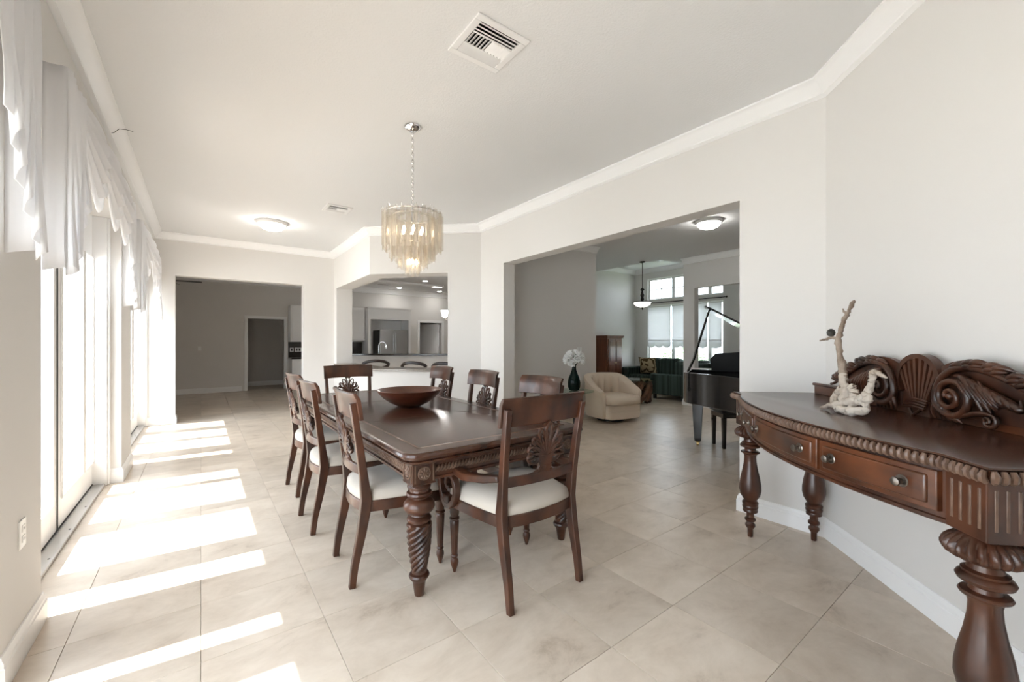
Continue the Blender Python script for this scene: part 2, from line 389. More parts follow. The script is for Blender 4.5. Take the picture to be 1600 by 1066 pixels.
# mouldings swept along the walls (path with the room on its left)
def sweep(path, prof, closed=False):
    P = [Vector((x, y)) for x, y in path]; n = len(P); mb = MB(); rs = []
    for i in range(n):
        d0 = (P[i] - P[i - 1]).normalized() if (i > 0 or closed) else (P[1] - P[0]).normalized()
        d1 = (P[(i + 1) % n] - P[i]).normalized() if (i < n - 1 or closed) else d0
        n0 = Vector((-d0.y, d0.x)); n1 = Vector((-d1.y, d1.x)); b = (n0 + n1).normalized(); k = 1 / max(0.3, b.dot(n0))
        rs.append([(P[i].x + b.x * o * k, P[i].y + b.y * o * k, z) for o, z in prof])
    if closed: rs.append(rs[0])
    return mb.rings(rs, not closed, not closed)
def crown_prof(z, w=0.105, h=0.115):
    return [(0, z), (w, z), (w, z - 0.014), (w * .86, z - 0.02), (w * .72, z - 0.034), (w * .5, z - 0.062), (w * .33, z - 0.083), (w * .27, z - 0.09), (w * .27, z - 0.1), (w * .1, z - h + .004), (0.0, z - h)]
BP = [(0, 0), (0.018, 0), (0.018, 0.092), (0.014, 0.097), (0.014, 0.112), (0.008, 0.122), (0.006, 0.134), (0, 0.136)]
def crown(name, path, z=CZ): return struct(sweep(path, crown_prof(z)).build(name, 'trim_white', angle=25))
def base(name, path): return struct(sweep(path, BP).build(name, 'trim_white', angle=25))
crown('trim_1', [(1.40, -3.0), E1, (3.415, 0.962), (3.415, 5.31), PB, PA, (XL, YF), (XL, -3.0)])
crown('trim_2', [(6.0, 5.31), (3.61, 5.31)])
crown('trim_3', [(8.3, -0.6), (8.3, 4.88)])
crown('trim_4', [(XW, 2.2), (XW, YS), (8.0, YS)], ZH)
struct(sweep([(9.0, 7.87), (9.0, YK), (-3.0, YK), (-3.0, 8.98)], [(o_ * 1.3, CZ + (z_ - CZ) * 1.5) for o_, z_ in crown_prof(CZ)]).build('trim_5', 'trim_white', angle=25))
base('baseboard_angled', [E1, (3.415, 0.962), (3.415, 1.53), (3.61, 1.53)])
base('baseboard_right', [(3.61, 4.73), (3.415, 4.73), PC, PB, PA, (1.58, YF), (1.58, YF + 0.2)])
base('baseboard_far', [(-0.34, YF + 0.2), (-0.34, YF), (-0.74, YF)])
base('baseboard_left', [(-0.74, 2.93), (XL, 2.93), (XL, 2.42), (-0.74, 2.42)])
base('baseboard_pier', [(-0.74, 6.08), (XL, 6.08), (XL, 5.42), (-0.74, 5.42)])
base('baseboard_family', [(0.90, YK), (-3.0, YK), (-3.0, 8.98)])
base('baseboard_hall', [(2.6, 15.0), (0.4, 15.0)])
base('baseboard_living', [(6.0, 5.51), (6.0, 5.31), (3.61, 5.31), (3.61, 4.73)])
base('baseboard_niche', [(8.3, -0.6), (8.3, 4.88), (8.46, 4.88)])
# casings of the two doorways
def casing(name, x0, x1, zt, w=0.09):
    mb = MB(); y = YK - 0.018
    mb.box((x0 - w, y, 0), (x0, YK + 0.01, zt + w)); mb.box((x1, y, 0), (x1 + w, YK + 0.01, zt + w)); mb.box((x0, y, zt), (x1, YK + 0.01, zt + w))
    mb.box((x0 - 0.012, YK, 0), (x0, YK + 0.15, zt)); mb.box((x1, YK, 0), (x1 + 0.012, YK + 0.15, zt)); mb.box((x0, YK, zt), (x1, YK + 0.15, zt + 0.012))
    struct(mb.build(name, 'trim_white', smooth=False, bevel=0.004))
casing('trim_6', 1.04, 1.93, 2.01, 0.08); casing('trim_7', 6.17, 7.03, 2.05)
# hairline crack across the crown of the left wall
mb = MB(); pts = [(XL + 0.012, 4.62, 3.022), (XL + 0.04, 4.66, 3.05), (XL + 0.075, 4.64, 3.085), (XL + 0.11, 4.72, 3.122), (XL + 0.15, 4.74, 3.128)]
tag(mb.tube(pts, 0.0022, 5).build('crack', 'crack'), 'thin dark crack running across the white crown moulding of the left wall', 'crack')

# ------------------------------------------------------------------ floor: travertine tiles on a grout bed
fl = struct(MB().box((-3.1, -3.15, -0.12), (10.6, 15.6, -0.006)).build('floor', 'grout', smooth=False))
TX, TY, PX, PY = 0.0, 0.695, 0.4785, 0.4845
F2 = (math.sin(YAW), math.cos(YAW)); R2 = (math.cos(YAW), -math.sin(YAW))
def on_floor(x, y):
    if y < -3.0 or y > 15.3: return False
    if y > 9: return -3.2 < x < 9
    if x < -0.75 - PX: return False
    if x > 3.6 + PX and y < -0.6: return False
    return x < 10.4
tiles = []
for i in range(-7, 23):
    for j in range(-8, 31):
        x, y = TX + (i + .5) * PX, TY + (j + .5) * PY
        if not on_floor(x, y): continue
        if x < -0.80 and y < 8.9: continue
        d = F2[0] * x + F2[1] * y; l = R2[0] * x + R2[1] * y
        vis = d > 0.9 and abs(l / d) < 1.32 and not (x > 3.7 and y < 0.9) and not (3.4 < x < 5.8 and y > 5.5)
        if x > 3.6 and vis:
            yy = y * 3.5 / x
            vis = 1.4 < yy < 4.8
        if y > 8.8 and vis:
            xx = x * 8.8 / y; vis = -0.4 < xx < 1.6
        tiles.append((0 if vis else 1, d if vis else 1e3 + abs(d), x, y))
tiles.sort()
g = 0.0009; c = 0.0009; hx, hy = PX / 2 - g, PY / 2 - g
mb = MB(); mb.rings([[(-hx, -hy, -0.006), (hx, -hy, -0.006), (hx, hy, -0.006), (-hx, hy, -0.006)], [(-hx, -hy, -c), (hx, -hy, -c), (hx, hy, -c), (-hx, hy, -c)],
                    [(-hx + c, -hy + c, 0), (hx - c, -hy + c, 0), (hx - c, hy - c, 0), (-hx + c, hy - c, 0)]])
tile_me = mb.mesh('tile', False); tile_me.materials.append(MATS['travertine'])
for k, (_, _, x, y) in enumerate(tiles[:295]):
    o = bpy.data.objects.new('tile', tile_me); COL.objects.link(o); o.parent = fl; o.location = (x, y, 0)
rest = MB()
for _, _, x, y in tiles[295:]:
    rest.add(mb.v, mb.f, tr(x, y, 0))
o = rest.build('tile_field', 'travertine', fl, smooth=False); o['kind'] = 'stuff'
struct(MB().box((-30, -30, -0.14), (-0.90, 40, -0.03)).build('patio_ground', 'patio', smooth=False))
struct(MB().box((10.62, -30, -0.5), (60, 40, -0.3)).build('lawn_ground', 'lawn', smooth=False))

# ------------------------------------------------------------------ glass doors in the left wall
dn = [0]
def leaf(y0, y1, g0, g1, zb=0.24, zt=2.10, handle=None):
    dn[0] += 1
    d = sthing('door_%d' % dn[0], (XD, 0, 0))
    x0, x1 = -0.022, 0.022
    mb = MB(); z1 = 2.50
    mb.box((x0, y0, 0.03), (x1, g0, z1)); mb.box((x0, g1, 0.03), (x1, y1, z1)); mb.box((x0, g0, 0.03), (x1, g1, zb)); mb.box((x0, g0, zt), (x1, g1, z1))
    mb.build('door_frame', 'trim_white', d, smooth=False, bevel=0.004)
    b = MB(); w = 0.018
    for xa, xb in ((x1, x1 + 0.012),):
        b.box((xa, g0 - w, zb - w), (xb, g0, zt + w)); b.box((xa, g1, zb - w), (xb, g1 + w, zt + w)); b.box((xa, g0, zb - w), (xb, g1, zb)); b.box((xa, g0, zt), (xb, g1, zt + w))
    b.build('glazing_bead', 'trim_white', d, smooth=False, bevel=0.003)
    MB().box((-0.004, g0, zb), (0.004, g1, zt)).build('pane', 'pane_glass', d, smooth=False)
    if handle:
        h = MB(); h.cbox((0.03, handle, 1.0), (0.012, 0.035, 0.2)); h.tube([(0.035, handle, 1.04), (0.075, handle, 1.04), (0.08, handle - 0.1, 1.04)], 0.009)
        h.build('door_handle', 'pewter', d)
# bay beside the camera, middle bay, far bay
leaf(-0.35, 0.60, -0.23, 0.48); leaf(0.60, 1.32, 0.72, 1.20); leaf(1.32, 2.16, 1.42, 2.015); leaf(2.16, 2.42, 2.305, 2.42)
leaf(2.93, 3.325, 2.93, 3.185); leaf(3.325, 4.165, 3.455, 4.045); leaf(4.18, 4.988, 4.295, 4.925); leaf(4.988, 5.42, 5.03, 5.33)
leaf(6.08, 6.495, 6.08, 6.295); leaf(6.495, 7.295, 6.66, 7.22); leaf(7.295, 8.035, 7.36, 7.92); leaf(8.035, 8.78, 8.2, 8.7)
tn = [7]
def trim(mb, m='trim_white', bev=0.004):
    tn[0] += 1; return struct(mb.build('trim_%d' % tn[0], m, smooth=False, bevel=bev))
for y0, y1 in ((-0.35, 2.42), (2.93, 5.42), (6.08, 8.78)):
    t = trim(MB().box((-0.845, y0 + .002, 0.0), (-0.715, y1 - .002, 0.022)), 'alu', 0.004)       # sill track
    k = int((y1 - y0) / 0.5)
    s = MB()
    for q in range(k): s.lathe([(0.006, 0), (0.006, 0.002), (0.003, 0.0035)], 10, (-0.735, y0 + 0.25 + q * 0.5, 0.022))
    s.build('screw', 'gasket', t)
    trim(MB().box((-0.842, y0 + .002, 0.021), (-0.795, y1 - .002, 0.034)), 'gasket', 0)
trim(MB().box((-0.795, 4.166, 0.034), (-0.79, 4.178, 2.48)), 'gasket', 0)                            # dark weather strip between the leaves
trim(MB().box((-0.83, 4.164, 0.034), (-0.80, 4.180, 2.48)), 'gasket', 0)
# white jamb casings at the pier sides of each bay
for ya, yb in ((5.35, 5.42), (2.93, 2.96), (6.08, 6.11), (8.72, 8.78)):
    mb = MB(); mb.box((-0.80, ya, 0), (-0.70, yb, 2.50)); mb.box((-0.70, ya + 0.02 if yb in (5.42, 2.42, 8.78) else ya, 0), (-0.685, yb - 0.02 if yb not in (5.42, 2.42, 8.78) else yb, 2.50))
    trim(mb)

# ------------------------------------------------------------------ valances
def jabot(y_out, y_in, zt, z_long, z_short, x0, amp=0.035, folds=5):
    """accordion cascade: longest at y_out, shortest at y_in"""
    mb = MB(); N = folds * 8
    def fn(u, v):
        ph = u * folds; w = abs((ph % 1) * 2 - 1)            # 1..0..1
        gather = 0.35 + 0.65 * v
        x = x0 + amp * (1 - w) * gather + 0.006 * math.sin(9 * u + 6 * v)
        lag = 0.35 * math.sin(ph * 2 * PI) / folds
        y = y_out + (y_in - y_out) * min(1, max(0, u + lag * v * 0.9))
        zb = z_long + (z_short - z_long) * (u ** 1.15)
        return (x, y, zt + (zb - zt) * v)
    return mb.grid(fn, N, 14)
def swag(y0, y1, zt, drop, x0, bulge=0.06):
    mb = MB()
    def fn(u, v):
        s = math.sin(PI * u) ** 0.75
        z = zt - v * (0.10 + drop * s) + 0.012 * math.sin(v * 30) * s
        x = x0 + bulge * s * (0.35 + 0.65 * math.sin(PI * min(1, v * 1.05))) + 0.016 * s * math.sin(v * 5.5 * 2 * PI)
        sh = 0.10 * (1 - s) * (v - 0.3)
        y = y0 + (y1 - y0) * (u + (0.5 - u) * 0.30 * v ** 1.5)
        return (x, y, z)
    return mb.grid(fn, 22, 44)
def valance(y0, y1, label, near=True, nsw=3):
    t = thing('valance', label, 'valance', (0, 0, 0), 0, 'white swagged valances along the glass doors')
    zt = 2.68; xb = XL + 0.085
    MB().box((XL, y0 + 0.01, zt - 0.03), (xb - 0.012, y1 - 0.01, zt - 0.005)).build('board', 'trim_white', t, smooth=False)
    w = (y1 - y0)
    for a, b in ((y0, y0 + 0.36), (y1, y1 - 0.36)):
        jabot(a, b, zt, 1.66, 2.12, xb, folds=5).build('jabot', 'valance_cloth', t, solid=0.004)
        # return panel from the wall to the front
        MB().grid(lambda u, v: (XL + 0.003 + (xb - XL) * u, a + (0.004 if a == y0 else -0.004) + 0.006 * math.sin(5 * u + 2 * v), zt + (1.68 + 0.02 * u - zt) * v), 6, 10).build('return_panel', 'valance_cloth', t, solid=0.004)
    ya, yb = y0 + 0.26, y1 - 0.26; st = (yb - ya) / (nsw - 0.35 * (nsw - 1))
    for k in range(nsw):
        p = ya + k * st * 0.65
        swag(p, p + st, zt + 0.003 * k, 0.42, xb - 0.012 + 0.008 * (k % 2)).build('swag', 'valance_cloth', t, solid=0.004)
    return t
valance(-0.45, 2.46, 'white fabric valance over the glass door bay before the outlet pier')
valance(2.92, 5.46, 'long white fabric valance over the middle glass doors between the two piers')
valance(6.04, 8.66, 'white fabric valance over the last glass doors beside the far wall')

# outlet on the first pier
t = thing('wall_outlet', 'white duplex power outlet low on the narrow pier between glass doors', 'outlet', (XL, 2.655, 0.52))
MB().cbox((0.003, 0, 0), (0.006, 0.075, 0.118)).build('cover_plate', 'plate_white', t, bevel=0.002)
for dz in (-0.022, 0.022):
    r = MB().cbox((0.007, 0, dz), (0.004, 0.034, 0.028)).build('receptacle', 'plate_white', t, bevel=0.001)
    MB().cbox((0.0092, -0.007, dz), (0.001, 0.003, 0.01)).cbox((0.0092, 0.007, dz), (0.001, 0.003, 0.01)).build('slot', 'gasket', r)

# ------------------------------------------------------------------ dining table
TX0, TX1, TY0, TY1, TZ = 0.805, 2.065, 1.92, 4.90, 0.775
TCX, TCY = (TX0 + TX1) / 2, (TY0 + TY1) / 2
def rrect(hx, hy, r, n=5, clip=0.0):
    pts = []
    for cx, cy, a in ((hx - r, hy - r, 0), (-hx + r, hy - r, PI / 2), (-hx + r, -hy + r, PI), (hx - r, -hy + r, 1.5 * PI)):
        pts += arc(cx, cy, r, a, a + PI / 2, n)
    return pts
def inset(pts, o):
    n = len(pts); out = []
    for i in range(n):
        a, b, c = Vector(pts[i - 1]), Vector(pts[i]), Vector(pts[(i + 1) % n])
        d0, d1 = (b - a).normalized(), (c - b).normalized()
        n0, n1 = Vector((-d0.y, d0.x)), Vector((-d1.y, d1.x)); m = (n0 + n1).normalized(); k = 1 / max(0.5, m.dot(n0))
        out.append((b.x + m.x * o * k, b.y + m.y * o * k))
    return out
def slab(outline, prof):
    """outline ccw; prof list of (inset, z) from bottom to top"""
    mb = MB(); return mb.rings([[(x, y, z) for x, y in inset(outline, o)] for o, z in prof])
T = thing('dining_table', 'long dark carved wooden dining table with spiral-turned legs', 'table', (TCX, TCY, 0))
hx, hy = (TX1 - TX0) / 2, (TY1 - TY0) / 2
ol = rrect(hx, hy, 0.09, 6)
slab(ol, [(0.03, TZ - 0.062), (0.012, TZ - 0.055), (0.006, TZ - 0.045), (0.018, TZ - 0.040), (0.018, TZ - 0.036), (0.004, TZ - 0.031), (0.0, TZ - 0.02), (0.004, TZ - 0.008), (0.012, TZ - 0.002), (0.02, TZ)]).build('tabletop', 'wood_top', T, angle=30)
i0, i1 = inset(ol, 0.105), inset(ol, 0.121); mb = MB(); n = len(ol)
mb.add([(x, y, TZ) for x, y in i0] + [(x, y, TZ) for x, y in i1] + [(x, y, TZ + 0.0006) for x, y in i0] + [(x, y, TZ + 0.0006) for x, y in i1],
       [(2 * n + i, 2 * n + (i + 1) % n, 3 * n + (i + 1) % n, 3 * n + i) for i in range(n)] + [(i, (i + 1) % n, 2 * n + (i + 1) % n, 2 * n + i) for i in range(n)] + [(n + i, 3 * n + i, 3 * n + (i + 1) % n, n + (i + 1) % n) for i in range(n)])
mb.build('inlay_band', 'wood_band', T, smooth=False)
for yy in (-0.5, 0.5):
    MB().box((-hx + 0.02, yy - 0.0012, TZ), (hx - 0.02, yy + 0.0012, TZ + 0.0005)).build('leaf_seam', 'wood', T, smooth=False)
lx, ly = hx - 0.115, hy - 0.115                # leg centres
def rope_rail(L):
    """apron rail along local x with a carved rope moulding on its outer (-y) face"""
    mb = MB(); mb.box((-L / 2, -0.012, TZ - 0.165), (L / 2, 0.012, TZ - 0.05)); mb.box((-L / 2, -0.022, TZ - 0.165), (L / 2, -0.012, TZ - 0.15)); mb.box((-L / 2, -0.02, TZ - 0.085), (L / 2, -0.012, TZ - 0.062))
    return mb
def rope_beads(L, pitch=0.021):
    mb = MB(); k = int(L / pitch)
    for i in range(k):
        x = -L / 2 + (i + .5) * L / k
        mb.tube([(x - 0.014, -0.013, TZ - 0.128), (x - 0.005, -0.021, TZ - 0.118), (x + 0.005, -0.021, TZ - 0.103), (x + 0.014, -0.013, TZ - 0.093)], [0.004, 0.0075, 0.0075, 0.004], 6)
    return mb
for (cx, cy, rz, L) in ((0, -ly - 0.03, 0, 2 * lx - 0.1), (0, ly + 0.03, PI, 2 * lx - 0.1), (-lx - 0.03, 0, -PI / 2, 2 * ly - 0.1), (lx + 0.03, 0, PI / 2, 2 * ly - 0.1)):
    o = rope_rail(L).build('apron', 'wood', T, smooth=False, bevel=0.002); o.location = (cx, cy, 0); o.rotation_euler = (0, 0, rz)
    b = rope_beads(L).build('rope_carving', 'wood_gold', o)
def table_leg():
    zt = TZ - 0.175
    seg = 48
    rs = []
    def R(z, a):
        # lower spiral from 0.10 to 0.385
        return None
    prof = [(0.020, 0.0), (0.024, 0.004), (0.034, 0.075), (0.040, 0.085), (0.050, 0.098), (0.054, 0.108), (0.050, 0.118), (0.038, 0.124), (0.037, 0.135)]
    for i in range(64):
        f = i / 63; prof.append((0.040 + 0.025 * math.sin(min(1, f * 1.15) * PI / 2), 0.137 + 0.245 * f))
    prof += [(0.058, 0.386), (0.050, 0.390), (0.050, 0.395), (0.062, 0.400), (0.064, 0.410), (0.058, 0.418), (0.044, 0.424), (0.042, 0.432), (0.050, 0.440), (0.072, 0.450), (0.082, 0.470), (0.080, 0.49), (0.066, 0.508), (0.046, 0.516), (0.046, 0.522),
             (0.062, 0.528), (0.068, 0.538), (0.064, 0.548), (0.050, 0.552), (0.048, 0.562), (0.060, 0.570), (0.062, 0.58), (0.05, zt)]
    def rf(r, z, a):
        if 0.137 <= z <= 0.383:
            w = min(1, (z - 0.130) / 0.02) * min(1, (0.39 - z) / 0.02)
            return r * (1 - 0.12 * w) + r * 0.22 * w * (abs(math.cos(4 * (a - z * 24))) - 0.35)
        return r
    return MB().lathe(prof, 72, rf=rf)
leg_me = None
for sx, sy in ((-1, -1), (1, -1), (-1, 1), (1, 1)):
    if leg_me is None:
        o = table_leg().build('leg', 'wood', T); leg_me = o.data
    else:
        o = bpy.data.objects.new('leg', leg_me); COL.objects.link(o); o.parent = T
    o.location = (sx * lx, sy * ly, 0)
    cb = MB(); cb.cbox((0, 0, TZ - 0.118), (0.125, 0.125, 0.115)); cb.cbox((0, 0, TZ - 0.066), (0.135, 0.135, 0.012)); cb.cbox((0, 0, TZ - 0.173), (0.13, 0.13, 0.01))
    c = cb.build('corner_block', 'wood', T, smooth=False, bevel=0.003); c.location = (sx * lx, sy * ly, 0)
    for ax, sg in (('y', sy), ('x', sx)):
        r = MB(); r.lathe([(0.036, 0), (0.036, 0.004), (0.032, 0.006), (0.030, 0.003), (0.012, 0.003), (0.011, 0.007), (0.005, 0.010)], 24)
        for k in range(8):
            a = k * PI / 4; r.tube([(0.011 * math.cos(a), 0.011 * math.sin(a), 0.004), (0.02 * math.cos(a), 0.02 * math.sin(a), 0.006), (0.028 * math.cos(a), 0.028 * math.sin(a), 0.004)], [0.003, 0.0055, 0.003], 6)
        for k in (-1, 1): r.cbox((k * 0.05, 0, 0.002), (0.006, 0.09, 0.006))
        ro = r.build('rosette', 'wood_gold', c)
        if ax == 'y': ro.matrix_local = tr(0, sg * 0.0625, TZ - 0.118) @ rot('X', -sg * PI / 2)
        else: ro.matrix_local = tr(sg * 0.0625, 0, TZ - 0.118) @ rot('Y', sg * PI / 2) @ rot('Z', PI / 2)

# bowl on the table
b = MB().lathe([(0.0, 0.0), (0.085, 0.0), (0.11, 0.006), (0.17, 0.035), (0.225, 0.075), (0.262, 0.115), (0.280, 0.142), (0.278, 0.146), (0.270, 0.143), (0.248, 0.112), (0.20, 0.068), (0.14, 0.033), (0.08, 0.016), (0.0, 0.014)], 56, cap0=False, cap1=False).build('wooden_bowl', 'bowl_wood')
b.location = (1.475, 3.46, TZ + 0.0006); tag(b, 'wide reddish wooden bowl resting on the dining table', 'bowl')

# ------------------------------------------------------------------ dining chairs (front = +y)
def backy(z):      # depth of the back plane at height z
    return -0.225 - 0.085 * ((z - 0.45) / 0.62) ** 1.2 if z > 0.45 else -0.225
def chair_parts(parent, arm):
    W = 0.035 if arm else 0.0
    # rear posts: foot splayed back, kink at the seat, raked back
    for s in (-1, 1):
        x = s * (0.205 + W); xt = s * (0.222 + W)
        path = [(x * 1.0, -0.30, 0), (x, -0.285, 0.12), (x, -0.252, 0.28), (x, -0.232, 0.40), (x, -0.225, 0.47), (x + (xt - x) * .2, backy(0.6), 0.60), (x + (xt - x) * .6, backy(0.8), 0.80), (xt, backy(1.0) - 0.004, 1.005)]
        mb = MB().strip(path, [0.030, 0.033, 0.038, 0.040, 0.040, 0.037, 0.035, 0.033], [0.034, 0.038, 0.048, 0.056, 0.056, 0.044, 0.038, 0.03], (1, 0, 0))
        mb.build('back_leg', 'wood', parent, bevel=0.004)
    # crest rail, concave to the sitter
    hw = 0.248 + W; mb = MB(); rs = []
    for i in range(17):
        u = -1 + i / 8; x = u * hw; bow = -0.042 * (1 - u * u)
        ring = []
        for z, o, th in ((0.915, 0.012, 0.020), (0.96, 0.006, 0.024), (1.03, -0.002, 0.024), (1.058, -0.012, 0.020), (1.064, -0.02, 0.012)):
            ring.append((z, o + 0.004 + th / 2, th))
        f = [(x, backy(min(z, 1.06)) + 0.028 + bow + (0.5 * th) - (0.012 if z > 1.05 else 0), z - 0.006 * u * u) for z, o, th in ring]
        bk = [(x, backy(min(z, 1.06)) + 0.028 + bow - (0.5 * th) - (0.012 if z > 1.05 else 0), z - 0.006 * u * u) for z, o, th in ring][::-1]
        rs.append(f + bk)
    mb.rings(rs).build('crest_rail', 'wood', parent, bevel=0.003)
    # lower back rail
    mb = MB(); rs = []
    for i in range(11):
        u = -1 + i / 5; x = u * (0.205 + W); y = backy(0.63) - 0.03 * (1 - u * u)
        rs.append([(x, y - 0.013, 0.605), (x, y + 0.013, 0.605), (x, y + 0.009, 0.655), (x, y - 0.009, 0.655)])
    mb.rings(rs).build('back_rail', 'wood', parent, bevel=0.004)
    # pierced shell splat
    sp = MB()
    def P(x, z, dy=0): return (x, backy(z) - 0.012 - 0.018 * (1 - (x / 0.2) ** 2) + dy, z)
    for k in range(9):
        a = math.radians(-78 + 19.5 * k); L = 0.178 - 0.030 * abs(k - 4) / 4 * 2; w = 0.026 if abs(k - 4) < 4 else 0.021
        ox, oz = 0.010 * (k - 4) / 4, 0.745
        path = []
        for i in range(17):
            f = i / 16; ang = f * 2 * PI
            l = L * (0.5 - 0.5 * math.cos(ang)); ww = w * math.sin(ang) * (0.25 + 0.75 * (l / L))
            cv = 0.03 * math.sin(a) * (l / L) ** 2
            xx = ox + math.sin(a) * l + math.cos(a) * ww; zz = oz + math.cos(a) * l - math.sin(a) * ww - abs(cv)
            path.append(P(xx, zz, 0.006 * math.cos(ang)))
        sp.tube(path, [0.0075] * 17, 6)
        sp.tube([P(ox, oz, 0.0), P(ox + math.sin(a) * L * .4, oz + math.cos(a) * L * .4, 0.004), P(ox + math.sin(a) * L * .72, oz + math.cos(a) * L * .72, 0.003)], [0.008, 0.0095, 0.003], 6)
    for s in (-1, 1):
        path = []; rad = []
        for i in range(30):
            f = i / 29; th = 0.6 * PI - f * 2.9 * PI; r = 0.046 * (1 - f) + 0.006
            cx, cz = s * 0.080, 0.742
            path.append(P(cx - s * r * math.cos(th) * 1.0, cz + r * math.sin(th), 0.004 + 0.008 * f)); rad.append(0.013 - 0.007 * f)
        sp.tube(path, rad, 7)
        for q in range(3):   # leafy nubs outside the scroll
            zq = 0.77 + 0.026 * q; sp.tube([P(s * 0.085, zq - 0.01), P(s * (0.118 - 0.012 * q), zq + 0.008), P(s * (0.124 - 0.014 * q), zq + 0.018)], [0.009, 0.009, 0.004], 6)
        sp.tube([P(s * 0.04, 0.665), P(s * 0.06, 0.655), P(s * 0.10, 0.652), P(s * 0.13, 0.648)], [0.010, 0.009, 0.007, 0.003], 6)
    for zc, hw2 in ((0.718, 0.042), (0.704, 0.046), (0.690, 0.043)):
        sp.tube([P(-hw2, zc, 0.0), P(-hw2 * .5, zc, 0.008), P(0, zc, 0.011), P(hw2 * .5, zc, 0.008), P(hw2, zc, 0.0)], 0.0085, 7)
    for k in range(9):
        u = -1 + k / 4; sp.tube([P(u * 0.036, 0.69), P(u * 0.044, 0.668, 0.004), P(u * 0.075, 0.650, 0.003)], [0.0075, 0.0085, 0.008], 6)
    # solid core behind the carving
    core = [(-0.032, 0.648), (0.032, 0.648), (0.036, 0.70), (0.055, 0.75), (0.045, 0.79), (0.0, 0.835), (-0.045, 0.79), (-0.055, 0.75), (-0.036, 0.70)]
    n = len(core); sp.add([P(x, z, -0.005) for x, z in core] + [P(x, z, 0.004) for x, z in core], [tuple(range(n)), tuple(range(2 * n - 1, n - 1, -1))] + [(i, n + i, n + (i + 1) % n, (i + 1) % n) for i in range(n)])
    sp.tube([P(-0.03, 0.905), P(0, 0.912), P(0.03, 0.905)], [0.010, 0.012, 0.010], 6)
    sp.build('splat', 'wood', parent, angle=60)
    # seat rails (bowed) and cushion
    fw, rw = 0.27 + W, 0.205 + W
    def outline(o):
        pts = [(-rw - o, -0.235 - o * .4)]
        pts += [(-rw - (fw - rw) * f - o - 0.014 * math.sin(PI * f), -0.235 + 0.455 * f) for f in (0.25, 0.5, 0.75)]
        pts += [(-fw - o, 0.20), (-fw + 0.02 - o * .7, 0.235 + o * .7), (-fw * .5, 0.250 + o), (0, 0.258 + o), (fw * .5, 0.250 + o), (fw - 0.02 + o * .7, 0.235 + o * .7), (fw + o, 0.20)]
        pts += [(rw + (fw - rw) * f + o + 0.014 * math.sin(PI * f), -0.235 + 0.455 * f) for f in (0.75, 0.5, 0.25)]
        pts += [(rw + o, -0.235 - o * .4), (rw * .5, -0.262 - o), (0, -0.272 - o), (-rw * .5, -0.262 - o)]
        return pts[::-1]
    a, b2 = outline(0.0), outline(-0.03); n = len(a); mb = MB()
    rs = [[(x, y, 0.392) for x, y in b2], [(x, y, 0.392) for x, y in a], [(x, y, 0.450) for x, y in a], [(x, y, 0.455) for x, y in inset(a, -0.008) ], [(x, y, 0.455) for x, y in b2]]
    rs[3] = [(x, y, 0.455) for x, y in outline(-0.008)]
    vsr = [p for r in rs for p in r]; fs = []
    for k in range(5):
        for i in range(n): fs.append((k * n + i, k * n + (i + 1) % n, ((k + 1) % 5) * n + (i + 1) % n, ((k + 1) % 5) * n + i))
    mb.add(vsr, fs).build('seat_rail', 'wood', parent, bevel=0.003)
    c0 = outline(-0.004); cx = sum(p[0] for p in c0) / n; cy = sum(p[1] for p in c0) / n; rs = []
    for sc_, z in ((0.985, 0.448), (1.0, 0.462), (0.995, 0.482), (0.96, 0.503), (0.88, 0.520), (0.70, 0.532), (0.45, 0.538), (0.15, 0.540)):
        rs.append([(cx + (x - cx) * sc_, cy + (y - cy) * sc_, z) for x, y in c0])
    MB().rings(rs).build('seat_cushion', 'linen', parent, angle=80)
    # turned fluted front legs
    def rf(r, z, a): return r * (1 + (0.07 * (abs(math.cos(5 * a)) - 0.6) * 2 if 0.10 < z < 0.30 else (0.10 * (abs(math.cos(4 * a)) - 0.5) if (z < 0.09 and z > 0.02) or 0.325 < z < 0.375 else 0)))
    prof = [(0.008, 0), (0.011, 0.012), (0.018, 0.035), (0.023, 0.055), (0.022, 0.07), (0.015, 0.083), (0.021, 0.09), (0.021, 0.096), (0.016, 0.102)] + [(0.017 + 0.0085 * i / 9, 0.105 + 0.19 * i / 9) for i in range(10)] + [(0.022, 0.302), (0.029, 0.308), (0.029, 0.316), (0.023, 0.322), (0.027, 0.35), (0.025, 0.378), (0.031, 0.384), (0.031, 0.392)]
    for s in (-1, 1):
        o = MB().lathe(prof, 30, (s * (fw - 0.035), 0.205, 0), rf=rf).build('front_leg', 'wood', parent)
